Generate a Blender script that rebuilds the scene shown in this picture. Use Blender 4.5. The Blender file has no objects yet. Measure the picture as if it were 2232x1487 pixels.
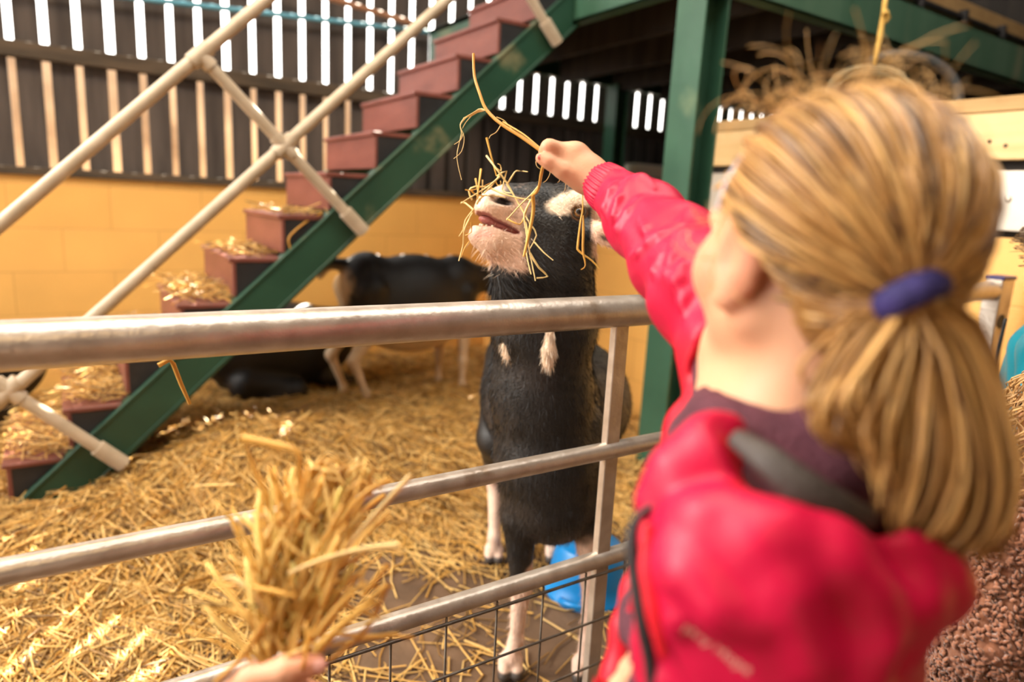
import bpy, math, random
import numpy as np
from mathutils import Vector, Matrix

# ------------------------------------------------------------------ camera, sky, sun, lamps, exposure
scene = bpy.context.scene
COL = scene.collection
H = 1.15                                             # eye height of the photographer
R = np.array([[0.83820608, 0.06603056, -0.54134142],
              [-0.54299002, 0.19336644, -0.81717272],
              [0.05071889, 0.97890213, 0.19793486]])  # camera axes (right, up, back) in world: X along the gate, Y away, Z up
FPX, CX, CY = 1488.0, 1116.0, 743.5
cam = bpy.data.cameras.new('camera')
cam_o = bpy.data.objects.new('camera', cam)
COL.objects.link(cam_o)
M4 = Matrix([list(R[0]) + [0], list(R[1]) + [0], list(R[2]) + [H], [0, 0, 0, 1]])
cam_o.matrix_world = M4
cam.sensor_width = 36.0
cam.lens = 24.0
cam.clip_start = 0.02
cam.dof.use_dof = True
cam.dof.focus_distance = 1.08
cam.dof.aperture_fstop = 2.0
cam.dof.aperture_blades = 0
scene.camera = cam_o

scene.view_settings.view_transform = 'Standard'
scene.view_settings.look = 'None'
scene.view_settings.gamma = 1.0
scene.view_settings.exposure = 0.0
try:
    scene.view_settings.use_curve_mapping = False
except Exception:
    pass

world = bpy.data.worlds.new('sky')
scene.world = world
world.use_nodes = True
bg = world.node_tree.nodes['Background']
bg.inputs['Color'].default_value = (1.0, 0.96, 0.9, 1)
bg.inputs['Strength'].default_value = 7.0

def sun_light(az, el, strength, color, angle=0.6):
    l = bpy.data.lights.new('sun', 'SUN')
    l.energy = strength; l.color = color; l.angle = math.radians(angle)
    o = bpy.data.objects.new('sun', l); COL.objects.link(o)
    a, e = math.radians(az), math.radians(el)
    d = Vector((math.cos(a) * math.cos(e), math.sin(a) * math.cos(e), math.sin(e)))
    o.rotation_euler = d.to_track_quat('Z', 'Y').to_euler()
    return o
sun_light(48, 44, 60.0, (1.0, 0.9, 0.74), 0.3)

def area_lamp(name, loc, target, sx, sy, power, color, spread=180):
    l = bpy.data.lights.new(name, 'AREA')
    l.shape = 'RECTANGLE'; l.size = sx; l.size_y = sy; l.energy = power; l.color = color
    l.spread = math.radians(spread)
    o = bpy.data.objects.new(name, l); COL.objects.link(o)
    o.location = loc
    d = Vector(loc) - Vector(target)
    o.rotation_euler = d.to_track_quat('Z', 'Y').to_euler()
    return o
area_lamp('left_fill_lamp', (-2.6, 3.2, 3.4), (0.5, 0.5, 1.0), 2.2, 1.8, 130, (1.0, 0.93, 0.84), 110)  # unseen fill lamp added inside the barn to brighten the girl's face
WARM = (1.0, 0.70, 0.36)
area_lamp('pen_fill_lamp', (-0.3, 1.9, 4.1), (-0.1, 2.3, 0), 2.4, 0.9, 95, WARM)  # unseen warm fill added above the pen
area_lamp('aisle_fill_lamp', (-0.9, -1.6, 3.4), (0.7, 1.2, 0.8), 2.2, 1.2, 30, WARM)  # unseen warm fill added on the camera side

# ------------------------------------------------------------------ helpers
def ray(px, py):
    return R @ np.array([px - CX, -(py - CY), -FPX])
def at(px, py, d):                                   # the point seen at a pixel, d metres along the view axis
    return ray(px, py) / FPX * d + np.array([0, 0, H])
def at_x(px, py, X):
    v = ray(px, py); return v * (X / v[0]) + np.array([0, 0, H])
def at_y(px, py, Y):
    v = ray(px, py); return v * (Y / v[1]) + np.array([0, 0, H])
def at_z(px, py, Z):
    v = ray(px, py); return v * ((Z - H) / v[2]) + np.array([0, 0, H])
def unit(v):
    v = np.asarray(v, float); return v / (np.linalg.norm(v) + 1e-12)

def tag(o, label=None, cat=None, group=None, kind=None):
    if label: o['label'] = label
    if cat: o['category'] = cat
    if group: o['group'] = group
    if kind: o['kind'] = kind
    return o

def empty(name, loc=(0, 0, 0), label=None, cat=None, group=None, kind=None):
    o = bpy.data.objects.new(name, None); COL.objects.link(o)
    o.location = loc; o.empty_display_size = 0.05
    return tag(o, label, cat, group, kind)

def link_mesh(name, verts, faces, mat=None, parent=None, smooth=True, colors=None, mats=None, mat_idx=None, uvs=None):
    """one mesh object; vertices are given in world space, a parent only translates"""
    me = bpy.data.meshes.new(name)
    verts = np.asarray(verts, float)
    if parent is not None:
        off = Vector((0, 0, 0)); p = parent
        while p is not None:
            off += p.location; p = p.parent
        verts = verts - np.array(off)
    if isinstance(faces, np.ndarray):
        n, k = faces.shape
        me.vertices.add(len(verts)); me.vertices.foreach_set('co', verts.astype(np.float32).ravel())
        me.loops.add(n * k); me.loops.foreach_set('vertex_index', faces.astype(np.int32).ravel())
        me.polygons.add(n)
        me.polygons.foreach_set('loop_start', np.arange(0, n * k, k, dtype=np.int32))
        me.polygons.foreach_set('loop_total', np.full(n, k, dtype=np.int32))
    else:
        me.from_pydata([tuple(v) for v in verts], [], faces)
    if mats:
        for m in mats: me.materials.append(m)
        if mat_idx is not None: me.polygons.foreach_set('material_index', np.asarray(mat_idx, np.int32))
    elif mat: me.materials.append(mat)
    me.update(calc_edges=True)
    me.validate()
    if smooth:
        me.polygons.foreach_set('use_smooth', np.ones(len(me.polygons), bool))
    if colors is not None:
        ca = me.color_attributes.new('Col', 'FLOAT_COLOR', 'POINT')
        c = np.asarray(colors, np.float32)
        if c.shape[1] == 3: c = np.hstack([c, np.ones((len(c), 1), np.float32)])
        ca.data.foreach_set('color', c.ravel())
    o = bpy.data.objects.new(name, me); COL.objects.link(o)
    if parent is not None: o.parent = parent
    return o

class MB:
    """collects boxes, tubes and polygons into ONE mesh"""
    def __init__(s): s.v = []; s.f = []
    def add(s, v, f):
        n = len(s.v); s.v += [tuple(map(float, q)) for q in v]; s.f += [tuple(i + n for i in q) for q in f]; return s
    def box(s, lo, hi, bev=0.0):
        x0, y0, z0 = lo; x1, y1, z1 = hi
        return s.obox((np.add(lo, hi)) / 2.0, np.eye(3), np.subtract(hi, lo) / 2.0, bev)
    def obox(s, c, A, h, bev=0.0):
        """box with centre c, axes = rows of A, half sizes h; bev chamfers all edges"""
        A = np.asarray(A, float); h = np.abs(np.asarray(h, float)); c = np.asarray(c, float)
        if bev <= 0:
            q = [(i, j, k) for i in (-1, 1) for j in (-1, 1) for k in (-1, 1)]
            v = [c + (np.array(t) * h) @ A for t in q]
            f = [(0, 1, 3, 2), (4, 6, 7, 5), (0, 4, 5, 1), (2, 3, 7, 6), (0, 2, 6, 4), (1, 5, 7, 3)]
            return s.add(v, f)
        b = min(bev, 0.45 * h.min())
        v = []; idx = {}
        for t in [(i, j, k) for i in (-1, 1) for j in (-1, 1) for k in (-1, 1)]:
            for ax in range(3):
                p = np.array(t) * (h - b); p[ax] = t[ax] * h[ax]
                idx[(t, ax)] = len(v); v.append(c + p @ A)
        f = []
        for ax in range(3):
            u, w = (ax + 1) % 3, (ax + 2) % 3
            for sg in (-1, 1):
                loop = []
                for (a, b2) in ((-1, -1), (1, -1), (1, 1), (-1, 1)):
                    t = [0, 0, 0]; t[ax] = sg; t[u] = a; t[w] = b2; loop.append(idx[(tuple(t), ax)])
                f.append(tuple(loop) if sg > 0 else tuple(loop[::-1]))
        for ax in range(3):                           # edges along ax
            u, w = (ax + 1) % 3, (ax + 2) % 3
            for a in (-1, 1):
                for b2 in (-1, 1):
                    t0 = [0, 0, 0]; t1 = [0, 0, 0]
                    t0[ax] = -1; t1[ax] = 1
                    for t in (t0, t1): t[u] = a; t[w] = b2
                    t0 = tuple(t0); t1 = tuple(t1)
                    q = (idx[(t0, u)], idx[(t1, u)], idx[(t1, w)], idx[(t0, w)])
                    f.append(q if a * b2 > 0 else q[::-1])
        for t in [(i, j, k) for i in (-1, 1) for j in (-1, 1) for k in (-1, 1)]:
            q = (idx[(t, 0)], idx[(t, 1)], idx[(t, 2)])
            f.append(q if t[0] * t[1] * t[2] > 0 else q[::-1])
        return s.add(v, f)
    def beam(s, a, b, w, h, up=(0, 0, 1), bev=0.0):
        a = np.asarray(a, float); b = np.asarray(b, float); d = unit(b - a)
        sd = unit(np.cross(d, up)); u = np.cross(sd, d)
        return s.obox((a + b) / 2, [d, sd, u], [np.linalg.norm(b - a) / 2, w / 2, h / 2], bev)
    def tube(s, pts, r, n=16, cap=True):
        pts = [np.asarray(p, float) for p in pts]
        rs = r if hasattr(r, '__len__') else [r] * len(pts)
        base = len(s.v); up = None
        for i, p in enumerate(pts):
            d = unit(pts[min(i + 1, len(pts) - 1)] - pts[max(i - 1, 0)])
            if up is None: up = unit(np.cross(d, (0.31, 0.57, 0.76) if abs(d[2]) > 0.9 else (0, 0, 1)))
            up = unit(up - d * (up @ d)); sd = np.cross(d, up)
            for k in range(n):
                a = 2 * math.pi * k / n
                s.v.append(tuple(p + rs[i] * (math.cos(a) * up + math.sin(a) * sd)))
        for i in range(len(pts) - 1):
            for k in range(n):
                a, b = base + i * n + k, base + i * n + (k + 1) % n
                s.f.append((a, b, b + n, a + n))
        if cap:
            s.f.append(tuple(base + k for k in range(n))[::-1])
            s.f.append(tuple(base + (len(pts) - 1) * n + k for k in range(n)))
        return s
    def lathe(s, c, prof, n=40, A=np.eye(3)):
        """prof: (radius, height) list around the axis row A[2] through c"""
        base = len(s.v); A = np.asarray(A, float); c = np.asarray(c, float)
        for (r, z) in prof:
            for k in range(n):
                a = 2 * math.pi * k / n
                s.v.append(tuple(c + A[0] * r * math.cos(a) + A[1] * r * math.sin(a) + A[2] * z))
        for i in range(len(prof) - 1):
            for k in range(n):
                a, b = base + i * n + k, base + i * n + (k + 1) % n
                s.f.append((a, b, b + n, a + n))
        return s
    def build(s, name, mat, parent=None, smooth=False):
        o = link_mesh(name, s.v, s.f, mat, parent, smooth)
        if smooth == 'auto' or smooth is False:
            pass
        return o

def smooth_by_angle(o, deg=35):
    me = o.data
    me.polygons.foreach_set('use_smooth', np.ones(len(me.polygons), bool))
    try:
        me.set_sharp_from_angle(angle=math.radians(deg))
    except Exception:
        pass
    return o

# ------------------------------------------------------------------ procedural materials
def new_mat(name):
    m = bpy.data.materials.new(name); m.use_nodes = True
    nt = m.node_tree
    return m, nt, nt.nodes['Principled BSDF'], nt.nodes, nt.links

def mat_noise(name, c1, c2, scale=8, rough=0.6, bump=0.1, bscale=40, metal=0.0, detail=6, stretch=(1, 1, 1), c3=None, c3_at=0.62, coords='Object', spec=0.4, rough2=None):
    """base colour mottled between c1 and c2, worn patches of c3, fine bump"""
    m, nt, p, N, L = new_mat(name)
    tc = N.new('ShaderNodeTexCoord'); mp = N.new('ShaderNodeMapping'); mp.inputs['Scale'].default_value = stretch
    L.new(tc.outputs[coords], mp.inputs['Vector'])
    n1 = N.new('ShaderNodeTexNoise'); n1.inputs['Scale'].default_value = scale; n1.inputs['Detail'].default_value = detail
    L.new(mp.outputs['Vector'], n1.inputs['Vector'])
    cr = N.new('ShaderNodeValToRGB')
    cr.color_ramp.elements[0].position = 0.3; cr.color_ramp.elements[0].color = (*c1, 1)
    cr.color_ramp.elements[1].position = 0.7; cr.color_ramp.elements[1].color = (*c2, 1)
    L.new(n1.outputs['Fac'], cr.inputs['Fac'])
    out = cr.outputs['Color']
    if c3 is not None:
        n3 = N.new('ShaderNodeTexNoise'); n3.inputs['Scale'].default_value = scale * 0.55; n3.inputs['Detail'].default_value = 8
        L.new(mp.outputs['Vector'], n3.inputs['Vector'])
        r3 = N.new('ShaderNodeValToRGB'); r3.color_ramp.elements[0].position = c3_at; r3.color_ramp.elements[1].position = c3_at + 0.12
        L.new(n3.outputs['Fac'], r3.inputs['Fac'])
        mx = N.new('ShaderNodeMixRGB'); L.new(r3.outputs['Color'], mx.inputs['Fac']); L.new(out, mx.inputs['Color1'])
        mx.inputs['Color2'].default_value = (*c3, 1); out = mx.outputs['Color']
    L.new(out, p.inputs['Base Color'])
    p.inputs['Roughness'].default_value = rough; p.inputs['Metallic'].default_value = metal
    p.inputs['Specular IOR Level'].default_value = spec
    if rough2 is not None:
        mr = N.new('ShaderNodeMapRange'); mr.inputs['To Min'].default_value = rough; mr.inputs['To Max'].default_value = rough2
        L.new(n1.outputs['Fac'], mr.inputs['Value']); L.new(mr.outputs['Result'], p.inputs['Roughness'])
    if bump > 0:
        n2 = N.new('ShaderNodeTexNoise'); n2.inputs['Scale'].default_value = bscale; n2.inputs['Detail'].default_value = 4
        L.new(mp.outputs['Vector'], n2.inputs['Vector'])
        b = N.new('ShaderNodeBump'); b.inputs['Strength'].default_value = bump; b.inputs['Distance'].default_value = 0.01
        L.new(n2.outputs['Fac'], b.inputs['Height']); L.new(b.outputs['Normal'], p.inputs['Normal'])
    return m

def mat_attr(name, rough=0.6, bump=0.0, bscale=60, spec=0.35, sheen=0.0, var=0.0, vscale=30, trans=0.0, sss=0.0):
    """colour comes from the mesh's own colour attribute (patches of coat, single stalks, locks)"""
    m, nt, p, N, L = new_mat(name)
    a = N.new('ShaderNodeAttribute'); a.attribute_name = 'Col'
    out = a.outputs['Color']
    tc = N.new('ShaderNodeTexCoord')
    if var > 0:
        n1 = N.new('ShaderNodeTexNoise'); n1.inputs['Scale'].default_value = vscale; n1.inputs['Detail'].default_value = 5
        L.new(tc.outputs['Object'], n1.inputs['Vector'])
        mr = N.new('ShaderNodeMapRange'); mr.inputs['To Min'].default_value = 1 - var; mr.inputs['To Max'].default_value = 1 + var
        L.new(n1.outputs['Fac'], mr.inputs['Value'])
        vm = N.new('ShaderNodeVectorMath'); vm.operation = 'SCALE'
        L.new(out, vm.inputs[0]); L.new(mr.outputs['Result'], vm.inputs['Scale']); out = vm.outputs['Vector']
    L.new(out, p.inputs['Base Color'])
    p.inputs['Roughness'].default_value = rough; p.inputs['Specular IOR Level'].default_value = spec
    if sheen: p.inputs['Sheen Weight'].default_value = sheen
    if sss:
        p.inputs['Subsurface Weight'].default_value = sss; p.inputs['Subsurface Radius'].default_value = (0.012, 0.005, 0.003)
        p.inputs['Subsurface Scale'].default_value = 0.5
    if trans:
        tr = N.new('ShaderNodeBsdfTranslucent'); L.new(out, tr.inputs['Color'])
        ms = N.new('ShaderNodeMixShader'); ms.inputs['Fac'].default_value = trans
        L.new(p.outputs['BSDF'], ms.inputs[1]); L.new(tr.outputs['BSDF'], ms.inputs[2])
        L.new(ms.outputs['Shader'], N['Material Output'].inputs['Surface'])
    if bump > 0:
        n2 = N.new('ShaderNodeTexNoise'); n2.inputs['Scale'].default_value = bscale; n2.inputs['Detail'].default_value = 5
        L.new(tc.outputs['Object'], n2.inputs['Vector'])
        b = N.new('ShaderNodeBump'); b.inputs['Strength'].default_value = bump; b.inputs['Distance'].default_value = 0.004
        L.new(n2.outputs['Fac'], b.inputs['Height']); L.new(b.outputs['Normal'], p.inputs['Normal'])
    return m

def mat_block(name, axis, col, mortar):
    """painted concrete blocks: courses run along the wall axis"""
    m, nt, p, N, L = new_mat(name)
    tc = N.new('ShaderNodeTexCoord'); sp = N.new('ShaderNodeSeparateXYZ'); cb = N.new('ShaderNodeCombineXYZ')
    L.new(tc.outputs['Object'], sp.inputs[0]); L.new(sp.outputs[axis], cb.inputs['X']); L.new(sp.outputs['Z'], cb.inputs['Y'])
    br = N.new('ShaderNodeTexBrick')
    br.inputs['Scale'].default_value = 1.0; br.inputs['Brick Width'].default_value = 0.45; br.inputs['Row Height'].default_value = 0.225
    br.inputs['Mortar Size'].default_value = 0.004; br.inputs['Mortar Smooth'].default_value = 0.6
    br.inputs['Color1'].default_value = (*col, 1); br.inputs['Color2'].default_value = (col[0] * .96, col[1] * .95, col[2] * .93, 1)
    br.inputs['Mortar'].default_value = (*mortar, 1)
    L.new(cb.outputs[0], br.inputs['Vector'])
    n1 = N.new('ShaderNodeTexNoise'); n1.inputs['Scale'].default_value = 3.0; n1.inputs['Detail'].default_value = 8
    L.new(tc.outputs['Object'], n1.inputs['Vector'])
    mr = N.new('ShaderNodeMapRange'); mr.inputs['To Min'].default_value = 0.84; mr.inputs['To Max'].default_value = 1.12
    L.new(n1.outputs['Fac'], mr.inputs['Value'])
    vm = N.new('ShaderNodeVectorMath'); vm.operation = 'SCALE'
    L.new(br.outputs['Color'], vm.inputs[0]); L.new(mr.outputs['Result'], vm.inputs['Scale']); L.new(vm.outputs['Vector'], p.inputs['Base Color'])
    p.inputs['Roughness'].default_value = 0.45
    n2 = N.new('ShaderNodeTexNoise'); n2.inputs['Scale'].default_value = 90; L.new(tc.outputs['Object'], n2.inputs['Vector'])
    ma = N.new('ShaderNodeMath'); ma.operation = 'MULTIPLY_ADD'; ma.inputs[1].default_value = -3.0
    L.new(br.outputs['Fac'], ma.inputs[0]); L.new(n2.outputs['Fac'], ma.inputs[2])
    b = N.new('ShaderNodeBump'); b.inputs['Strength'].default_value = 0.35; b.inputs['Distance'].default_value = 0.004
    L.new(ma.outputs[0], b.inputs['Height']); L.new(b.outputs['Normal'], p.inputs['Normal'])
    return m

MAT = {}
MAT['yellow_x'] = mat_block('yellow_painted_blocks_along_x', 'X', (0.84, 0.47, 0.13), (0.66, 0.35, 0.085))
MAT['yellow_y'] = mat_block('yellow_painted_blocks_along_y', 'Y', (0.84, 0.47, 0.13), (0.66, 0.35, 0.085))
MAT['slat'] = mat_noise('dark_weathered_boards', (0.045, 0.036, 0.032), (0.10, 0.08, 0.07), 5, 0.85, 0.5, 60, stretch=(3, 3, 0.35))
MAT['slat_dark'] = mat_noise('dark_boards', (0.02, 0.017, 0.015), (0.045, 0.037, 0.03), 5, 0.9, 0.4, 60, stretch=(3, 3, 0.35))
MAT['sill'] = mat_noise('dark_timber_sill', (0.04, 0.03, 0.02), (0.10, 0.07, 0.045), 8, 0.8, 0.4, 50, stretch=(0.4, 3, 3))
MAT['floor'] = mat_noise('damp_concrete_floor', (0.085, 0.048, 0.026), (0.165, 0.098, 0.055), 5, 0.75, 0.35, 45, c3=(0.05, 0.03, 0.015), c3_at=0.56)
MAT['green'] = mat_noise('dark_green_paint', (0.010, 0.045, 0.026), (0.018, 0.068, 0.040), 5, 0.4, 0.15, 25, c3=(0.28, 0.24, 0.13), c3_at=0.60, spec=0.5)
MAT['green_clean'] = mat_noise('green_paint', (0.020, 0.068, 0.041), (0.034, 0.098, 0.060), 4, 0.40, 0.12, 25, c3=(0.13, 0.18, 0.10), c3_at=0.60, spec=0.5)
MAT['green_worn_lit'] = mat_noise('worn_sage_green_paint_lit', (0.05, 0.125, 0.075), (0.10, 0.185, 0.12), 3, 0.45, 0.15, 25, c3=(0.26, 0.27, 0.17), c3_at=0.60, stretch=(2, 2, 0.4))  # worn paint, also lightened to stand in for front light on the edge beam
MAT['tread'] = mat_noise('brown_red_plywood', (0.145, 0.042, 0.031), (0.215, 0.068, 0.050), 14, 0.4, 0.25, 160, stretch=(1, 0.3, 1), spec=0.5)
MAT['black_steel'] = mat_noise('black_painted_steel', (0.012, 0.012, 0.014), (0.03, 0.028, 0.03), 10, 0.5, 0.1, 50)
MAT['tube'] = mat_noise('beige_painted_tube', (0.37, 0.30, 0.215), (0.50, 0.41, 0.31), 12, 0.42, 0.1, 60, spec=0.5)
MAT['galv'] = mat_noise('galvanised_steel', (0.42, 0.35, 0.29), (0.60, 0.53, 0.46), 22, 0.25, 0.12, 70, metal=0.6, c3=(0.34, 0.25, 0.18), c3_at=0.6, rough2=0.42)
MAT['galv_plate'] = mat_noise('galvanised_sheet', (0.50, 0.45, 0.38), (0.62, 0.57, 0.50), 6, 0.45, 0.05, 30, metal=0.35)
MAT['wire'] = mat_noise('dull_steel_wire', (0.10, 0.085, 0.07), (0.20, 0.17, 0.14), 40, 0.45, 0.1, 90, metal=0.7)
MAT['pine'] = mat_noise('pine_boards', (0.62, 0.40, 0.17), (0.78, 0.55, 0.28), 3, 0.6, 0.2, 40, stretch=(3, 0.35, 6))
MAT['pine_old'] = mat_noise('aged_pine', (0.38, 0.23, 0.09), (0.52, 0.33, 0.14), 3, 0.65, 0.2, 40, stretch=(3, 0.35, 6))
MAT['blue_plastic'] = mat_noise('blue_plastic', (0.0, 0.18, 0.50), (0.01, 0.23, 0.58), 6, 0.35, 0.05, 30, spec=0.5)
MAT['blue_cap'] = mat_noise('dark_blue_plastic', (0.02, 0.02, 0.09), (0.03, 0.03, 0.13), 6, 0.4, 0)
MAT['blue_pipe'] = mat_noise('blue_water_pipe', (0.10, 0.32, 0.45), (0.14, 0.40, 0.55), 6, 0.4, 0)
MAT['rust_pipe'] = mat_noise('rusty_pipe', (0.32, 0.15, 0.08), (0.45, 0.25, 0.15), 12, 0.6, 0.2)
MAT['white_plastic'] = mat_noise('cream_plastic', (0.80, 0.70, 0.56), (0.86, 0.77, 0.64), 6, 0.4, 0)
MAT['yard'] = mat_noise('weathered_pale_render', (0.17, 0.14, 0.12), (0.50, 0.47, 0.44), 1.6, 0.9, 0.2, 20, c3=(0.40, 0.20, 0.09), c3_at=0.60)
MAT['hedge'] = mat_noise('dark_hedge', (0.012, 0.016, 0.008), (0.03, 0.035, 0.018), 4, 0.9, 0.6, 12)
MAT['roof'] = mat_noise('grey_roof_sheet', (0.16, 0.14, 0.12), (0.24, 0.21, 0.18), 2, 0.8, 0.1, 20)
MAT['rubber'] = mat_noise('grey_rubber', (0.05, 0.05, 0.05), (0.09, 0.09, 0.085), 8, 0.6, 0.1)
MAT['twine'] = mat_noise('orange_twine', (0.52, 0.30, 0.06), (0.7, 0.45, 0.12), 60, 0.7, 0.4, 200)
MAT['twine_pale'] = mat_noise('dull_twine', (0.20, 0.16, 0.09), (0.32, 0.26, 0.15), 60, 0.8, 0.4, 200)
MAT['straw'] = mat_attr('straw', 0.42, 0, spec=0.5, trans=0.22)
MAT['straw_thin'] = mat_attr('thin_straw', 0.42, 0, spec=0.5, trans=0.42)
# ------------------------------------------------------------------ the setting
def structure(name, mb, mat, smooth=False):
    o = mb.build(name, mat, None, smooth); o['kind'] = 'structure'; return o

YW = 4.3                                            # back wall of the barn
XR = 2.6                                            # right-hand side of the pen
structure('floor', MB().box((-4.5, -3.2, -0.12), (7.2, 4.45, 0.0)), MAT['floor'])
structure('ground', MB().box((-14, -14, -0.3), (16, 16, -0.125)), MAT['yard'])
structure('wall_back', MB().box((-4.5, YW, 0.0), (7.2, YW + 0.15, 1.165)), MAT['yellow_x'])
structure('trim_1', MB().box((-4.5, YW - 0.03, 1.165), (7.2, YW + 0.17, 1.205), 0.004), MAT['sill'])
mb = MB()
rng = random.Random(4)
x = -4.45; k = 0
gap_x = -0.155 + 0.0
period = 0.1425
i0 = int((-4.4 - gap_x) / period)
i1 = int((6.9 - gap_x) / period)
for i in range(i0, i1):
    a = gap_x + i * period + 0.0175; b = gap_x + (i + 1) * period - 0.0175
    j = rng.uniform(-0.003, 0.003)
    mb.box((a + j, YW + 0.045, 1.205), (b + j, YW + 0.059, 4.42))
structure('wall_back_boards', mb, MAT['slat'])
structure('trim_2', MB().box((-4.5, YW - 0.02, 1.725), (7.2, YW + 0.045, 1.80), 0.004), MAT['sill'])
structure('trim_3', MB().box((-4.5, YW - 0.02, 2.95), (7.2, YW + 0.045, 3.03), 0.004), MAT['sill'])
# the lower board bay to the right is closed behind with dark sheeting
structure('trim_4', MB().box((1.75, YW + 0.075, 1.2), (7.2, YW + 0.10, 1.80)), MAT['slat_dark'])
# roof with an unseen opening added over the gate to let top light in
RX0, RX1, RY0, RY1 = -2.6, 3.0, -0.3, 1.75
structure('ceiling', MB().box((-4.6, -3.3, 4.42), (7.3, RY0, 4.5)).box((-4.6, RY1, 4.42), (7.3, 4.9, 4.5)).box((-4.6, RY0, 4.42), (RX0, RY1, 4.5)).box((RX1, RY0, 4.42), (7.3, RY1, 4.5)), MAT['roof'])
for k_ in range(5):
    xx = RX0 + (RX1 - RX0) * (k_ + 0.5) / 5
    structure('trim_%d' % (7 + k_), MB().box((xx - 0.02, RY0, 4.42), (xx + 0.02, RY1, 4.48)), MAT['roof'])
structure('wall_right_outer', MB().box((7.1, -3.2, 0), (7.2, 4.45, 4.42)), MAT['slat_dark'])
structure('wall_front', MB().box((-4.5, -3.2, 0), (7.2, -3.1, 4.42)), MAT['slat'])
structure('wall_left', MB().box((-4.6, -3.2, 0), (-4.5, 0.6, 4.42)).box((-4.6, 0.6, 3.6), (-4.5, 4.45, 4.42)), MAT['slat'])
structure('wall_yard', MB().box((-6, 6.2, -0.12), (4.6, 6.4, 2.03)), MAT['yard'])
# right side of the pen: low painted block wall, bolted steel strip, pine boards
structure('wall_right', MB().box((XR, -1.0, 0.0), (XR + 0.14, YW, 1.12)), MAT['yellow_y'])
structure('trim_5', MB().box((XR - 0.01, 2.42, 1.12), (XR + 0.15, YW, 1.15), 0.004), MAT['sill'])

def bolt(c, A, r, h):
    return MB().lathe(c, [(0.0001, h), (r * 0.6, h), (r * 0.95, h * 0.55), (r, 0.0)], 16, A)
AX = np.array([[0, 1, 0], [0, 0, 1], [-1, 0, 0]], float)    # faces -X
pl = MB().box((XR - 0.012, -0.6, 1.143), (XR - 0.0005, 2.355, 1.335), 0.002)
plate = smooth_by_angle(pl.build('steel_strip', MAT['galv_plate']))
tag(plate, 'galvanised steel strip bolted along the top of the yellow right wall', 'metal strip')
for yy in (1.03, 2.30):
    b = bolt((XR - 0.012, yy, 1.245), AX, 0.013, 0.006).build('bolt_head', MAT['galv_plate'], plate, True)
bd = MB().box((XR + 0.0, -0.6, 1.37), (XR + 0.035, 2.36, 1.523), 0.003)
tag(smooth_by_angle(bd.build('plank', MAT['pine'])), 'wide pale pine plank with dark knots above the steel strip', 'plank')
bd = MB().box((XR - 0.004, -0.6, 1.525), (XR + 0.045, 2.36, 1.572), 0.003)
tag(smooth_by_angle(bd.build('plank', MAT['pine_old'])), 'narrow brown timber rail along the top of the pine partition', 'plank')
bd = MB().box((XR - 0.03, 2.36, 1.14), (XR + 0.05, 2.43, 1.54), 0.003)
tag(smooth_by_angle(bd.build('timber_post', MAT['pine_old'])), 'short upright timber post ending the pine partition beside the green column', 'post')
structure('trim_6', MB().box((XR + 0.05, -0.6, 1.12), (XR + 0.08, 2.36, 1.4)), MAT['slat_dark'])
# knots in the plank
pk = bpy.data.objects['plank']
for (yy, zz) in ((1.12, 1.43), (1.07, 1.415), (1.9, 1.46)):
    MB().lathe((XR - 0.0005, yy, zz), [(0.0001, 0.0012), (0.006, 0.001), (0.007, 0.0)], 12, AX).build('knot', MAT['sill'], pk, True)

# pipes along the back wall
def wall_pipe(name, p0, p1, r, mat, label):
    t = MB().tube([p0, p1], r, 14); o = t.build(name, mat, None, True); smooth_by_angle(o)
    tag(o, label, 'pipe'); return o
wall_pipe('water_pipe', (-0.4, YW - 0.03, 2.03), (2.55, YW - 0.03, 2.235), 0.014, MAT['blue_pipe'], 'thin light blue water pipe running across the slatted back wall')
wall_pipe('iron_pipe', (0.6, YW - 0.085, 2.33), (2.0, YW - 0.085, 2.215), 0.017, MAT['rust_pipe'], 'rusty brown pipe slanting across the slats above the stairs')

# ------------------------------------------------------------------ raised deck on green steel
DZ0, DZ1 = 1.985, 2.18
deck = empty('raised_deck', (2.1, 1.95, 0), 'green steel framed raised deck with dark underside behind the girl', 'deck')
def channel(a, b, z0, z1, flange, t=0.012, side=(0, 1, 0)):
    """C-channel between a and b (x,y), web on the outside, flanges towards side"""
    m = MB(); a = np.array([*a, 0.0]); b = np.array([*b, 0.0]); s = np.array(side, float)
    up = np.array([0, 0, 1.0]); d = unit(b - a)
    L2 = np.linalg.norm(b - a) / 2; c = (a + b) / 2
    m.obox(c + s * t / 2 + up * (z0 + z1) / 2, [d, s, up], [L2, t / 2, (z1 - z0) / 2], 0.002)
    m.obox(c + s * flange / 2 + up * (z0 + t / 2), [d, s, up], [L2, flange / 2, t / 2], 0.002)
    m.obox(c + s * flange / 2 + up * (z1 - t / 2), [d, s, up], [L2, flange / 2, t / 2], 0.002)
    return m
smooth_by_angle(channel((2.05, 1.93), (6.9, 1.93), DZ0, DZ1, 0.07).build('edge_beam', MAT['green_worn_lit'], deck))
smooth_by_angle(channel((2.06, 4.25), (2.06, 1.945), DZ0 + 0.005, DZ1 + 0.03, 0.07, side=(1, 0, 0)).build('edge_beam', MAT['green_clean'], deck))
smooth_by_angle(channel((2.1, 4.24), (6.9, 4.24), 2.05, DZ1, 0.07, side=(0, -1, 0)).build('edge_beam', MAT['green'], deck))
def hcolumn(x0, y0, bx, by, z1, t=0.012):
    m = MB()
    m.box((x0, y0, 0.0), (x0 + t, y0 + by, z1), 0.002)
    m.box((x0 + bx - t, y0, 0.0), (x0 + bx, y0 + by, z1), 0.002)
    m.box((x0 + t, y0 + by / 2 - t / 2, 0.0), (x0 + bx - t, y0 + by / 2 + t / 2, z1))
    return m
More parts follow.
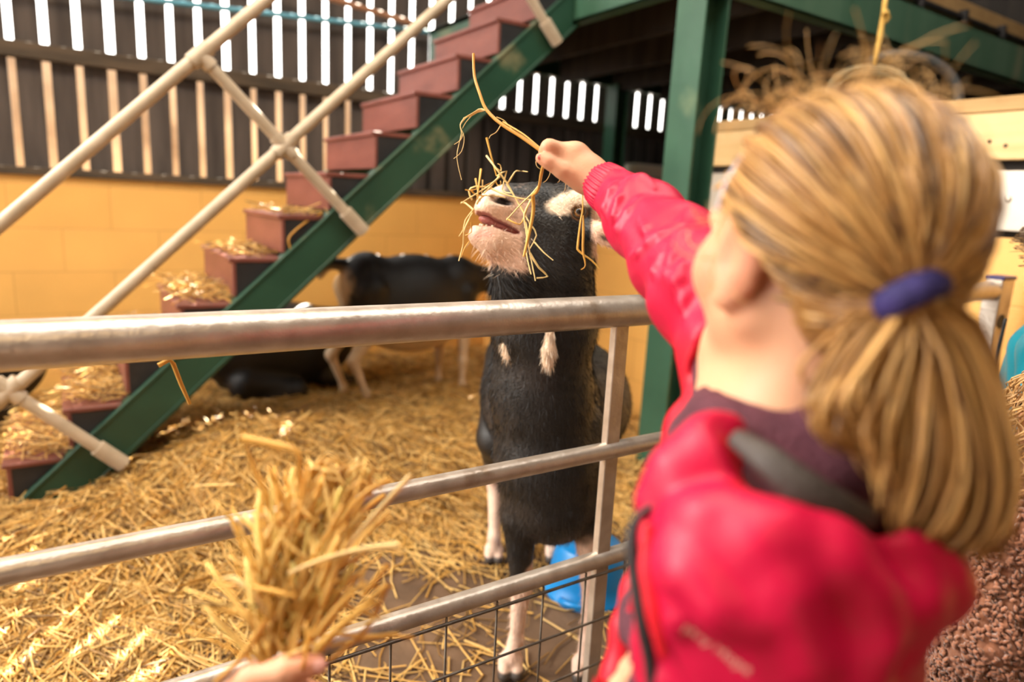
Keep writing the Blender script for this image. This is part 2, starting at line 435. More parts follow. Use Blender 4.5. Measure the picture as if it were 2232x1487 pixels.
smooth_by_angle(hcolumn(2.085, 1.945, 0.135, 0.150, DZ0).build('column', MAT['green_clean'], deck))
smooth_by_angle(hcolumn(3.50, 4.05, 0.12, 0.12, 2.05).build('column', MAT['green_clean'], deck))
smooth_by_angle(MB().box((2.05, 1.90, 0.0), (2.26, 2.14, 0.015), 0.002).build('base_plate', MAT['green_clean'], deck))
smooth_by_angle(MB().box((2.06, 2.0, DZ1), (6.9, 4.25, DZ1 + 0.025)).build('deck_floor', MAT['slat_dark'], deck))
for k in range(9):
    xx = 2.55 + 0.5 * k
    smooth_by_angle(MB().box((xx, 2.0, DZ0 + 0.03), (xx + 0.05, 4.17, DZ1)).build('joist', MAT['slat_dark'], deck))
# brown kick boards and a dark rail standing on the deck edge
smooth_by_angle(MB().box((2.3, 2.03, DZ1 + 0.025), (6.9, 2.06, DZ1 + 0.16), 0.002).build('kick_board', MAT['pine_old'], deck))
smooth_by_angle(MB().box((2.3, 2.00, DZ1 + 0.055), (6.9, 2.03, DZ1 + 0.075), 0.002).build('ledge_rail', MAT['black_steel'], deck))
for k in range(8):
    xx = 3.2 + 0.45 * k
    smooth_by_angle(MB().box((xx, 1.985, DZ1 + 0.0), (xx + 0.025, 2.03, DZ1 + 0.10), 0.002).build('bracket', MAT['black_steel'], deck))

# ------------------------------------------------------------------ staircase
YS = 2.75; SW = 0.62
def st_top(X): return 0.93 * X + 0.235              # top edge of the near stringer
stairs = empty('staircase', (-0.25, YS, 0), 'steep steel staircase with green stringers and brown red treads', 'staircase')
def stringer(y, t):
    dv = unit(np.array([1, 0, 0.93])); nv = np.array([-dv[2], 0, dv[0]])
    a = np.array([-0.32, y, st_top(-0.32)]); b = np.array([1.995, y, st_top(1.995)])
    dep = 0.145
    m = MB()
    # cut off at floor level and below the deck by building the web as a prism
    lo0 = a - nv * dep; 
    pts = [(-0.245, 0.0), (-0.045, 0.0), (1.98 + 0.07, st_top(1.98 + 0.07) - dep * 1.366), (2.055, st_top(2.055)), ]
    poly = [(-0.245, 0.007), (-0.02, 0.007), (2.055, st_top(2.055) - 0.198), (2.055, st_top(2.055))]
    v = [(px, y, pz) for px, pz in poly] + [(px, y + t, pz) for px, pz in poly]
    n = 4
    m.add(v, [(3, 2, 1, 0), (4, 5, 6, 7)] + [(i, (i + 1) % n, (i + 1) % n + n, i + n) for i in range(n)])
    # flanges standing out on the outer side
    for off in (0.0, -dep + 0.012):
        p0 = np.array([-0.235, y + t / 2, st_top(-0.235)]) + nv * (off - 0.006)
        p1 = np.array([2.05, y + t / 2, st_top(2.05)]) + nv * (off - 0.006)
        if off < 0: p0 = p0 + dv * 0.14
        m.beam(p0 + dv * 0.02, p1 - dv * 0.06, t + 0.012, 0.012, nv, 0.002)
    return m
smooth_by_angle(stringer(YS - 0.02, 0.05).build('stringer', MAT['green'], stairs))
smooth_by_angle(stringer(YS + SW + 0.01, 0.03).build('stringer', MAT['green'], stairs))
steps = [(-0.215, 0.190), (-0.03, 0.365), (0.155, 0.545), (0.345, 0.720), (0.532, 0.893), (0.717, 1.060), (0.904, 1.234),
         (1.097, 1.410), (1.280, 1.590), (1.470, 1.765), (1.665, 1.945), (1.86, 2.125)]
for (sx, sz) in steps:
    st = MB().box((sx - 0.012, YS + 0.0, sz - 0.018), (sx + 0.205, YS + SW, sz), 0.003).build('tread', MAT['tread'], stairs)
    smooth_by_angle(st)
    # riser board below the nosing, an end plate closing the near side
    smooth_by_angle(MB().box((sx, YS + 0.002, max(sz - 0.148, 0.002)), (sx + 0.014, YS + SW, sz - 0.018), 0.002).build('riser', MAT['tread'], st))
    m = MB()
    v = [(sx + 0.014, YS + 0.004, sz - 0.019), (sx + 0.20, YS + 0.004, sz - 0.019), (sx + 0.20, YS + 0.004, max(st_top(sx + 0.20) - 0.02, 0.0)), (sx + 0.014, YS + 0.004, max(st_top(sx + 0.014) - 0.02, 0.0))]
    v = v + [(p[0], p[1] + 0.006, p[2]) for p in v]
    m.add(v, [(3, 2, 1, 0), (4, 5, 6, 7), (0, 1, 5, 4), (1, 2, 6, 5), (2, 3, 7, 6), (3, 0, 4, 7)][0:6])
    m.build('end_plate', MAT['black_steel'], st)
# tubular handrail on the near side
YH = YS - 0.055
hr = [(-0.62, 0.55), (-0.166, 0.999), (0.437, 1.595), (1.9, 3.02)]
smooth_by_angle(MB().tube([(x, YH, z) for x, z in hr], 0.0225, 20).build('handrail', MAT['tube'], stairs))
md = [(-0.62, 0.045), (-0.185, 0.452), (0.716, 1.315), (2.35, 2.875)]
smooth_by_angle(MB().tube([(x, YH + 0.002, z) for x, z in md], 0.0225, 20).build('mid_rail', MAT['tube'], stairs))
for (bx, bz) in ((0.106, 0.177), (1.007, 1.029), (1.925, 1.900)):
    tx, tz = bx - 0.57, bz + 0.566
    post = smooth_by_angle(MB().tube([(bx, YH, bz), (tx, YH, tz)], 0.0215, 20).build('rail_post', MAT['tube'], stairs))
    e = unit(np.array([tx - bx, 0, tz - bz])); sd = np.array([-e[2], 0, e[0]])
    b = np.array([bx, YH, bz]); t = np.array([tx, YH, tz]); mid = b + (t - b) * 0.507
    smooth_by_angle(MB().tube([b - e * 0.035, b + e * 0.075], 0.029, 20).build('socket', MAT['tube'], post))
    smooth_by_angle(MB().tube([mid - sd * 0.045, mid + sd * 0.045], 0.0285, 20).tube([mid - e * 0.045, mid + e * 0.045], 0.0275, 20).build('clamp', MAT['tube'], post))
    smooth_by_angle(MB().tube([t - sd * 0.04, t + sd * 0.04], 0.0285, 20).tube([t - e * 0.05, t], 0.0275, 20).build('clamp', MAT['tube'], post))

# ------------------------------------------------------------------ the gate
YG = 0.955
gate = empty('pen_gate', (0.9, YG, 0), 'galvanised steel pen gate of round rails with wire mesh below', 'gate')
for (z, r) in ((0.96, 0.0300), (0.682, 0.0172), (0.448, 0.0172), (0.10, 0.0172)):
    smooth_by_angle(MB().tube([(-1.25, YG, z), (2.44, YG, z)], r, 36).build('rail', MAT['galv'], gate))
bar_x = float(at_y(1342, 850, YG)[0])
for bx in (-1.25, -0.4, bar_x, 1.62):
    smooth_by_angle(MB().box((bx - 0.0165, YG - 0.006, 0.06), (bx + 0.0165, YG + 0.012, 0.955), 0.0015).build('upright', MAT['galv'], gate))
ep = MB().box((2.40, YG - 0.03, 0.0), (2.485, YG + 0.02, 0.997), 0.003)
epo = smooth_by_angle(ep.build('end_post', MAT['galv'], gate))
smooth_by_angle(MB().box((2.397, YG - 0.033, 0.994), (2.488, YG + 0.023, 1.006), 0.003).build('end_cap', MAT['blue_cap'], epo))
AYm = np.array([[1, 0, 0], [0, 0, 1], [0, -1, 0]], float)   # faces -Y
MB().lathe((2.437, YG - 0.0312, 0.865), [(0.0001, 0.0), (0.016, 0.0), (0.017, 0.001), (0.0225, 0.0015), (0.023, 0.0)], 24, AYm).build('bolt_hole', MAT['black_steel'], epo, True)
wm = MB()
wx = [float(at_y(*q, YG)[0]) for q in ((963, 1445), (1068, 1412), (1172, 1372), (1262, 1340))]
sp = (wx[-1] - wx[0]) / 3
k0 = int((-1.2 - wx[0]) / sp)
X = wx[0] + k0 * sp
while X < 2.4:
    wm.tube([(X, YG - 0.012, 0.12), (X, YG - 0.012, 0.4345)], 0.0022, 8); X += sp
z = 0.4245
while z > 0.13:
    wm.tube([(-1.24, YG - 0.0155, z), (2.4, YG - 0.0155, z)], 0.0025 if z < 0.42 else 0.0032, 8); z -= sp
wm.build('wire_mesh', MAT['wire'], gate, True)

# ------------------------------------------------------------------ small things of the barn
# blue feed tub upside down behind the goat's legs
TC = np.array([1.275, 1.44, 0.0])
tub = empty('feed_tub', tuple(TC), 'blue plastic feed tub upturned on the floor behind the goat\'s legs', 'tub')
prof = [(0.128, 0.0), (0.130, 0.012), (0.121, 0.016), (0.117, 0.06), (0.108, 0.115), (0.098, 0.150), (0.090, 0.158), (0.0001, 0.160)]
MB().lathe(TC, prof, 44).build('body', MAT['blue_plastic'], tub, True)
for s in (-1, 1):
    d = unit(np.array([-0.80, -0.60, 0])) * s; sd = np.array([-d[1], d[0], 0])
    pts = []
    for k in range(13):
        a = math.pi * k / 12
        pts.append(TC + d * (0.112 + 0.045 * math.sin(a)) + sd * 0.05 * math.cos(a) + np.array([0, 0, 0.018 + 0.018 * math.sin(a)]))
    MB().tube(pts, 0.0085, 10).build('handle', MAT['blue_plastic'], tub, True)

# cream box on the back wall under the deck
c0 = at_y(1372, 352, 4.2); 
bx0 = MB().box((3.80, 4.10, 1.26), (4.28, 4.25, 1.505), 0.012)
ob = smooth_by_angle(bx0.build('wall_box', MAT['white_plastic']))
tag(ob, 'cream plastic box fixed to the back wall under the raised deck', 'box')
MB().box((3.82, 4.094, 1.40), (4.26, 4.102, 1.405)).build('lid_line', MAT['sill'], ob)

# twine hanging from the deck edge, coil of dull twine, grey hose
hp = [at(1931, -14, 2.82), at(1926, 30, 2.82), at(1918, 80, 2.82), at(1911, 115, 2.82), at(1905, 142, 2.82)]
tw = MB().tube(hp, [0.010, 0.010, 0.012, 0.010, 0.008], 10).build('hanging_twine', MAT['twine'], None, True)
tag(tw, 'orange baler twine hanging down from the green deck beam', 'twine')
kn = at(1929, 38, 2.81)
MB().tube([kn + np.array([-0.02, 0, 0.012]), kn + np.array([0.0, 0, 0.02]), kn + np.array([0.022, 0, 0.0]), kn + np.array([0.012, 0, -0.02])], [0.004, 0.012, 0.012, 0.004], 10).build('knot', MAT['twine'], tw, True)
cm = MB(); rr = random.Random(8)
cc = at(1895, 200, 2.82)
for k in range(9):
    pts = []
    ph = rr.uniform(0, 6.28); ra = rr.uniform(0.13, 0.17); dz = rr.uniform(-0.02, 0.02)
    for j in range(26):
        a = 2 * math.pi * j / 25
        pts.append(cc + R[:, 0] * (ra * 1.08) * math.cos(a) + R[:, 1] * ((ra * 0.66) * math.sin(a) + dz) + R[:, 2] * 0.015 * math.sin(2 * a + ph))
    cm.tube(pts, 0.006, 6, False)
tag(cm.build('twine_coil', MAT['twine_pale'], None, True), 'coil of dull twine hanging under the orange twine above the girl\'s head', 'coil')
hc = []
for j in range(20):
    a = math.radians(125 - 150 * j / 19)
    hc.append(at(1965, 215, 3.1) + R[:, 0] * 0.26 * math.cos(a) + R[:, 1] * 0.20 * math.sin(a))
tag(MB().tube(hc, 0.022, 12).build('rubber_hose', MAT['rubber'], None, True), 'loop of dark grey hose hanging in the shade under the deck', 'hose')
# ------------------------------------------------------------------ organic bodies: smooth-blended volumes turned into one continuous surface
class Field:
    def __init__(s, lo, hi, h):
        s.lo = np.asarray(lo, float); s.h = h
        s.n = np.ceil((np.asarray(hi, float) - s.lo) / h).astype(int) + 1
        s.F = np.full(tuple(s.n), 0.3, np.float32)
    def _win(s, lo, hi, pad):
        i0 = np.maximum(np.floor((np.asarray(lo) - pad - s.lo) / s.h).astype(int), 0)
        i1 = np.minimum(np.ceil((np.asarray(hi) + pad - s.lo) / s.h).astype(int) + 1, s.n)
        if np.any(i1 <= i0): return None
        g = [(s.lo[a] + s.h * np.arange(i0[a], i1[a])).astype(np.float32) for a in range(3)]
        sl = tuple(slice(i0[a], i1[a]) for a in range(3))
        return sl, g[0][:, None, None], g[1][None, :, None], g[2][None, None, :]
    def _mix(s, sl, d, k, op):
        A = s.F[sl]
        if op == 'sub':
            d = -d
            h = np.clip(0.5 - 0.5 * (A - d) / k, 0, 1)
            s.F[sl] = A * (1 - h) + d * h + k * h * (1 - h)
        else:
            h = np.clip(0.5 + 0.5 * (A - d) / k, 0, 1)
            s.F[sl] = A * (1 - h) + d * h - k * h * (1 - h)
    def cap(s, a, b, ra, rb, k=0.02, op='add'):
        a = np.asarray(a, float); b = np.asarray(b, float); r = max(ra, rb)
        w = s._win(np.minimum(a, b) - r, np.maximum(a, b) + r, k + 3 * s.h + 0.01)
        if w is None: return s
        sl, X, Y, Z = w
        ba = b - a; L2 = float(ba @ ba) + 1e-12
        t = np.clip(((X - a[0]) * ba[0] + (Y - a[1]) * ba[1] + (Z - a[2]) * ba[2]) / L2, 0, 1)
        d = np.sqrt((X - a[0] - t * ba[0]) ** 2 + (Y - a[1] - t * ba[1]) ** 2 + (Z - a[2] - t * ba[2]) ** 2) - (ra + (rb - ra) * t)
        s._mix(sl, d, k, op); return s
    def chain(s, pts, rs, k=0.02, op='add'):
        for i in range(len(pts) - 1): s.cap(pts[i], pts[i + 1], rs[i], rs[i + 1], k, op)
        return s
    def ell(s, c, r, A=None, k=0.02, op='add'):
        """ellipsoid, axes = rows of A"""
        c = np.asarray(c, float); r = np.asarray(r, float); m = r.max()
        A = np.eye(3) if A is None else np.asarray(A, float)
        ext = np.sqrt(((A * r[:, None]) ** 2).sum(0))
        w = s._win(c - ext, c + ext, k + 3 * s.h + 0.01)
        if w is None: return s
        sl, X, Y, Z = w
        X = X - c[0]; Y = Y - c[1]; Z = Z - c[2]
        q = [(A[i, 0] * X + A[i, 1] * Y + A[i, 2] * Z) / r[i] for i in range(3)]
        k0 = np.sqrt(q[0] ** 2 + q[1] ** 2 + q[2] ** 2)
        k1 = np.sqrt((q[0] / r[0]) ** 2 + (q[1] / r[1]) ** 2 + (q[2] / r[2]) ** 2) + 1e-9
        s._mix(sl, (k0 * (k0 - 1.0) / k1).astype(np.float32), k, op); return s
    def half(s, p, n, k=0.01):
        """cut away everything on the +n side of the plane through p"""
        n = unit(n); p = np.asarray(p, float)
        w = s._win(s.lo, s.lo + s.h * s.n, 0); sl, X, Y, Z = w
        d = (p[0] - X) * n[0] + (p[1] - Y) * n[1] + (p[2] - Z) * n[2]
        s._mix(sl, d.astype(np.float32), k, 'sub'); return s
    def warp(s, fn):
        w = s._win(s.lo, s.lo + s.h * s.n, 0); sl, X, Y, Z = w
        s.F += np.where(np.abs(s.F) < 0.06, fn(X, Y, Z), 0).astype(np.float32); return s
    def surface(s, smooth=1):
        F = s.F; ins = F < 0
        c = np.zeros(tuple(s.n - 1), np.int8)
        for i in (0, 1):
            for j in (0, 1):
                for k in (0, 1):
                    c += ins[i:s.n[0] - 1 + i, j:s.n[1] - 1 + j, k:s.n[2] - 1 + k]
        act = (c > 0) & (c < 8)
        I = np.argwhere(act)
        vid = np.full(tuple(s.n - 1), -1, np.int32); vid[act] = np.arange(len(I))
        acc = np.zeros((len(I), 3)); cnt = np.zeros(len(I))
        cor = [(i, j, k) for i in (0, 1) for j in (0, 1) for k in (0, 1)]
        for a in cor:
            for ax in range(3):
                if a[ax] == 1: continue
                b = list(a); b[ax] = 1
                fa = F[I[:, 0] + a[0], I[:, 1] + a[1], I[:, 2] + a[2]].astype(float); fb = F[I[:, 0] + b[0], I[:, 1] + b[1], I[:, 2] + b[2]].astype(float)
                m = (fa < 0) != (fb < 0)
                t = np.where(m, fa / np.where(m, fa - fb, 1), 0)
                for q in range(3):
                    acc[:, q] += np.where(m, a[q] + (t if q == ax else 0), 0)
                cnt += m
        V = s.lo + s.h * (I + acc / cnt[:, None])
        quads = []
        for ax in range(3):
            u, w = (ax + 1) % 3, (ax + 2) % 3
            sh = [slice(0, None)] * 3
            s0 = [slice(None)] * 3; s1 = [slice(None)] * 3
            s0[ax] = slice(0, s.n[ax] - 1); s1[ax] = slice(1, s.n[ax])
            e = ins[tuple(s0)] != ins[tuple(s1)]
            P = np.argwhere(e)
            ok = (P[:, u] > 0) & (P[:, w] > 0) & (P[:, u] < s.n[u] - 1) & (P[:, w] < s.n[w] - 1)
            P = P[ok]
            def g(du, dw):
                Q = P.copy(); Q[:, u] -= du; Q[:, w] -= dw
                return vid[Q[:, 0], Q[:, 1], Q[:, 2]]
            q = np.stack([g(1, 1), g(0, 1), g(0, 0), g(1, 0)], 1)
            flip = ins[P[:, 0], P[:, 1], P[:, 2]]
            q[~flip] = q[~flip][:, ::-1]
            quads.append(q[(q >= 0).all(1)])
        Q = np.concatenate(quads)
        for _ in range(smooth):
            S = np.zeros_like(V); n = np.zeros(len(V))
            for a, b in ((0, 1), (1, 2), (2, 3), (3, 0)):
                np.add.at(S, Q[:, a], V[Q[:, b]]); np.add.at(n, Q[:, a], 1)
                np.add.at(S, Q[:, b], V[Q[:, a]]); np.add.at(n, Q[:, b], 1)
            V = 0.45 * V + 0.55 * S / np.maximum(n, 1)[:, None]
        return V, Q

def project(V):
    c = (V - np.array([0, 0, H])) @ R
    return CX + FPX * c[:, 0] / -c[:, 2], CY - FPX * c[:, 1] / -c[:, 2], -c[:, 2]

def vnormals(V, Q):
    n = np.cross(V[Q[:, 2]] - V[Q[:, 0]], V[Q[:, 3]] - V[Q[:, 1]])
    N = np.zeros_like(V)
    for a in range(4): np.add.at(N, Q[:, a], n)
    return N / (np.linalg.norm(N, axis=1)[:, None] + 1e-12)

def vnoise(P, scale, seed=0):
    """cheap smooth value noise in [-1,1] for numpy points"""
    P = np.asarray(P, float) * scale + seed * 17.31
    i = np.floor(P).astype(np.int64); f = P - i; f = f * f * (3 - 2 * f)
    def h(a, b, c):
        v = np.sin(a * 127.1 + b * 311.7 + c * 74.7 + seed * 3.3) * 43758.5453
        return (v - np.floor(v)) * 2 - 1
    x, y, z = i[..., 0], i[..., 1], i[..., 2]
    o = 0
    for dx in (0, 1):
        for dy in (0, 1):
            for dz in (0, 1):
                w = (f[..., 0] if dx else 1 - f[..., 0]) * (f[..., 1] if dy else 1 - f[..., 1]) * (f[..., 2] if dz else 1 - f[..., 2])
                o = o + w * h(x + dx, y + dy, z + dz)
    return o

def sstep(a, b, x):
    t = np.clip((x - a) / (b - a), 0, 1); return t * t * (3 - 2 * t)

def blades(P, D, L, W, C, seed=1, droop=0.0, segs=2):
    """many thin flat hairs: roots P, directions D, lengths L, widths W, colours C -> verts, faces(quads), colours"""
    n = len(P); rng = np.random.default_rng(seed)
    rv = rng.normal(size=(n, 3)); S = np.cross(D, rv); S /= np.linalg.norm(S, axis=1)[:, None] + 1e-9
    rows = []
    for k in range(segs + 1):
        t = k / segs
        c = P + D * (L * t)[:, None] + np.array([0, 0, -1.0]) * (droop * L * t * t)[:, None]
        w = (W * (1 - 0.92 * t))[:, None]
        rows.append(c - S * w); rows.append(c + S * w)
    V = np.stack(rows, 1).reshape(-1, 3)
    m = 2 * (segs + 1)
    base = (np.arange(n) * m)[:, None]
    Q = np.concatenate([base + np.array([[2 * k, 2 * k + 1, 2 * k + 3, 2 * k + 2]]) for k in range(segs)], 0)
    return V, Q, np.repeat(C, m, 0)

def sample_surface(V, Q, n, seed=0, mask=None):
    rng = np.random.default_rng(seed)
    a = np.linalg.norm(np.cross(V[Q[:, 2]] - V[Q[:, 0]], V[Q[:, 3]] - V[Q[:, 1]]), axis=1)
    if mask is not None: a = a * mask[Q].mean(1)
    f = rng.choice(len(Q), n, p=a / a.sum())
    u = rng.random((n, 1)); v = rng.random((n, 1))
    q = Q[f]
    P = (V[q[:, 0]] * (1 - u) + V[q[:, 1]] * u) * (1 - v) + (V[q[:, 3]] * (1 - u) + V[q[:, 2]] * u) * v
    return P, q[:, 0]

def ngon_tubes(paths, radii, sides=4, seed=0, flat=1.0):
    """paths: (n, m, 3); radii: (n, m) -> verts, quads; each path is one thin closed stalk or lock"""
    n, m, _ = paths.shape
    T = np.empty_like(paths); T[:, 1:-1] = paths[:, 2:] - paths[:, :-2]; T[:, 0] = paths[:, 1] - paths[:, 0]; T[:, -1] = paths[:, -1] - paths[:, -2]
    T /= np.linalg.norm(T, axis=2)[..., None] + 1e-12
    rng = np.random.default_rng(seed)
    rv = rng.normal(size=(n, 1, 3)); S = np.cross(T, np.broadcast_to(rv, T.shape)); S /= np.linalg.norm(S, axis=2)[..., None] + 1e-12
    B = np.cross(T, S)
    V = np.empty((n, m, sides, 3))
    for k in range(sides):
        a = 2 * math.pi * k / sides
        V[:, :, k] = paths + radii[..., None] * (math.cos(a) * S + flat * math.sin(a) * B)
    base = (np.arange(n) * m * sides)[:, None]
    Q = []
    for i in range(m - 1):
        for k in range(sides):
            a = i * sides + k; b = i * sides + (k + 1) % sides
            Q.append(base + np.array([[a, b, b + sides, a + sides]]))
    if sides == 4:
        Q.append(base + np.array([[3, 2, 1, 0]])); e = (m - 1) * 4
        Q.append(base + np.array([[e, e + 1, e + 2, e + 3]]))
    return V.reshape(-1, 3), np.concatenate(Q, 0), m * sides
# ------------------------------------------------------------------ the goats
MAT['goat'] = mat_attr('goat_coat', 0.42, 0.5, 220, spec=0.45, var=0.25, vscale=60)
MAT['fur'] = mat_attr('goat_hair', 0.5, 0, spec=0.25)
MAT['eye_amber'] = mat_noise('amber_eye', (0.16, 0.065, 0.02), (0.34, 0.16, 0.04), 200, 0.08, 0, spec=0.8)
MAT['eye_black'] = mat_noise('black_pupil', (0.004, 0.004, 0.004), (0.008, 0.007, 0.006), 20, 0.05, 0, spec=0.8)
MAT['tooth'] = mat_noise('ivory_teeth', (0.72, 0.60, 0.44), (0.82, 0.72, 0.56), 120, 0.3, 0)
MAT['hoof'] = mat_noise('dark_hoof', (0.03, 0.025, 0.02), (0.08, 0.06, 0.05), 60, 0.5, 0.2)
BLACK = np.array([0.011, 0.0105, 0.011]); PALE = np.array([0.66, 0.43, 0.31]); PINK = np.array([0.62, 0.30, 0.24]); WHITE = np.array([0.78, 0.63, 0.48])

goat = empty('goat', (0.98, 1.30, 0), 'black goat with raised pale muzzle eating straw behind the gate', 'goat')
DH = 1.36
def hp(px, py, dz=0.0): return at(px, py, DH + dz)
R2, U2, B2 = R[:, 0], R[:, 1], R[:, 2]
def tilt(deg):
    a = math.radians(deg)                             # rows: along a direction rotated in the picture plane, across it, towards the viewer
    return np.array([R2 * math.cos(a) + U2 * math.sin(a), -R2 * math.sin(a) + U2 * math.cos(a), B2])
G = Field((0.58, 0.92, -0.01), (1.55, 1.98, 1.26), 0.0046)
# skull, bridge of the nose, cheeks
G.ell(hp(1228, 492, 0.005), (0.068, 0.078, 0.058), tilt(-10), 0.02)
G.chain([hp(1240, 455, 0.0), hp(1165, 445, -0.01), hp(1112, 444, -0.02), hp(1074, 453, -0.03)], [0.047, 0.038, 0.035, 0.034], 0.02)
G.cap(hp(1215, 515, 0), hp(1105, 474, -0.025), 0.058, 0.034, 0.025)
for sgn in (-1, 1):
    G.ell(hp(1250, 447, sgn * 0.043), (0.036, 0.024, 0.018), tilt(-12), 0.02)      # brow
    G.ell(hp(1180, 490, sgn * 0.036), (0.05, 0.02, 0.018), tilt(-14), 0.02)        # cheekbone
    G.ell(hp(1065, 462, -0.03 + sgn * 0.016), (0.027, 0.026, 0.02), tilt(-30), 0.012)   # lips
    G.ell(hp(1088, 446, -0.026 + sgn * 0.02), (0.03, 0.02, 0.017), tilt(-16), 0.012)    # nostril wing
# lower jaw and throat
G.chain([hp(1200, 562, 0), hp(1120, 534, -0.02), hp(1078, 525, -0.03), hp(1046, 514, -0.035)], [0.036, 0.031, 0.030, 0.023], 0.02)
G.ell(hp(1195, 560, 0), (0.075, 0.062, 0.048), tilt(-15), 0.03)
G.cap(hp(1135, 590, 0.02), at(1142, 700, 1.44), 0.060, 0.066, 0.03)
G.cap(hp(1222, 560, 0.02), at(1224, 710, 1.46), 0.064, 0.072, 0.03)
# mouth slit, nostrils, eye sockets
G.ell(hp(1072, 488, -0.03), (0.062, 0.0062, 0.07), tilt(-22), 0.005, 'sub')
G.ell(hp(1044, 480, -0.035), (0.033, 0.0118, 0.07), tilt(-14), 0.005, 'sub')
for sgn in (-1, 1):
    G.ell(hp(1094, 438, -0.03 + sgn * 0.036), (0.025, 0.0052, 0.014), tilt(-14), 0.004, 'sub')
    G.ell(hp(1076, 431, -0.03 + sgn * 0.034), (0.010, 0.0060, 0.012), tilt(-40), 0.004, 'sub')
    G.ell(hp(1262, 463, sgn * 0.060), (0.0135, 0.0115, 0.012), tilt(-15), 0.006, 'sub')
# chest and shoulders
G.chain([at(1182, 720, 1.47), at(1180, 850, 1.53), at(1190, 1000, 1.58), at(1205, 1085, 1.60)], [0.105, 0.108, 0.112, 0.092], 0.04)
SH = np.array([0.985, 1.30, 0.64]); RU = np.array([1.225, 1.735, 0.66])
fwd = unit([-0.473, -0.881, 0]); lat = np.array([0.881, -0.473, 0]); zz = np.array([0, 0, 1.0])
AB = np.array([fwd, lat, zz])
G.ell((SH + RU) / 2 + [0, 0, -0.025], (0.37, 0.150, 0.185), AB, 0.05)
G.ell(SH + [0, 0, 0.03], (0.14, 0.115, 0.16), AB, 0.05)
G.ell(SH * 0.35 + RU * 0.65 + lat * 0.062 + [0, 0, -0.06], (0.28, 0.215, 0.19), AB, 0.05)
G.ell(at(1205, 1085, 1.62), (0.105, 0.10, 0.105), None, 0.04)
G.ell(RU + [0, 0, 0.02], (0.15, 0.125, 0.14), AB, 0.05)
# legs: shoulder, elbow, knee, fetlock, foot / hip, stifle, hock, fetlock, foot
KN = [((0.856, 1.226), at(1140, 930, 1.57), at(1132, 1125, 1.61), at(1136, 1275, 1.655), at(1124, 1398, 1.685)),
      ((1.010, 1.130), at(1262, 930, 1.58), at(1282, 1120, 1.62), at(1290, 1262, 1.665), at(1279, 1400, 1.69))]
for (fx, fy), a, b, c, d in KN:
    G.chain([a, b, c, d, np.array([fx, fy, 0.052]) + 0.3 * np.array([0, 0, 0])], [0.062, 0.042, 0.0235, 0.0155, 0.021], 0.018)
    G.ell(c, (0.023, 0.023, 0.032), None, 0.014)
    for s in (-1, 1):
        t = np.array([fx, fy, 0.0]) + lat * 0.0155 * s
        G.cap(t + [0, 0, 0.05], t + fwd * 0.020 + [0, 0, 0.017], 0.015, 0.016, 0.008)
HN = [(1.107, 1.715), (1.285, 1.625)]
for (fx, fy), sd in zip(HN, (-1, 1)):
    foot = np.array([fx, fy, 0.0])
    hock = foot - fwd * 0.075 + [0, 0, 0.25]; stif = foot + fwd * 0.07 + [0, 0, 0.45] + lat * 0.01 * sd; hip = RU + lat * 0.06 * sd + [0, 0, 0.0] - fwd * 0.02
    G.chain([hip, stif, hock, foot - fwd * 0.005 + [0, 0, 0.085], foot + [0, 0, 0.05]], [0.085, 0.062, 0.026, 0.018, 0.021], 0.02)
    for s in (-1, 1):
        t = foot + lat * 0.0155 * s
        G.cap(t + [0, 0, 0.05], t + fwd * 0.02 + [0, 0, 0.017], 0.015, 0.016, 0.008)
# tail
G.chain([RU - fwd * 0.13 + [0, 0, 0.09], RU - fwd * 0.20 + [0, 0, 0.11], RU - fwd * 0.25 + [0, 0, 0.07]], [0.03, 0.024, 0.012], 0.02)
# ears
earA = np.array([unit(R2 * 0.95 - U2 * 0.28 + B2 * 0.10), unit(U2 * 0.95 + R2 * 0.28), unit(B2)])
G.cap(hp(1285, 500, -0.045), hp(1310, 508, -0.06), 0.019, 0.020, 0.012)
G.ell(hp(1345, 517, -0.075), (0.052, 0.024, 0.011), earA, 0.012)
G.ell(hp(1335, 523, -0.088), (0.026, 0.0045, 0.008), earA, 0.004, 'sub')
G.cap(hp(1290, 480, 0.06), hp(1315, 470, 0.08), 0.017, 0.019, 0.012)
G.ell(hp(1350, 462, 0.10), (0.052, 0.024, 0.011), earA, 0.012)
GV, GQ = G.surface(1)
gx, gy, gd = project(GV)
gN = vnormals(GV, GQ)
nz = vnoise(GV, 70, 1) * 9 + vnoise(GV, 160, 2) * 6      # ragged edges of the patches, in picture units
head = (gd < 1.52) & (gy < 640)
def mixc(C, col, w): return C * (1 - w[:, None]) + col * w[:, None]
C = np.tile(BLACK, (len(GV), 1)) * (1 + 0.35 * vnoise(GV, 25, 5))[:, None]
C = mixc(C, np.array([0.05, 0.04, 0.035]), 0.6 * sstep(0.62, 0.9, np.clip(vnoise(GV, 6, 7) + 0.4, 0, 1)) * (~head))
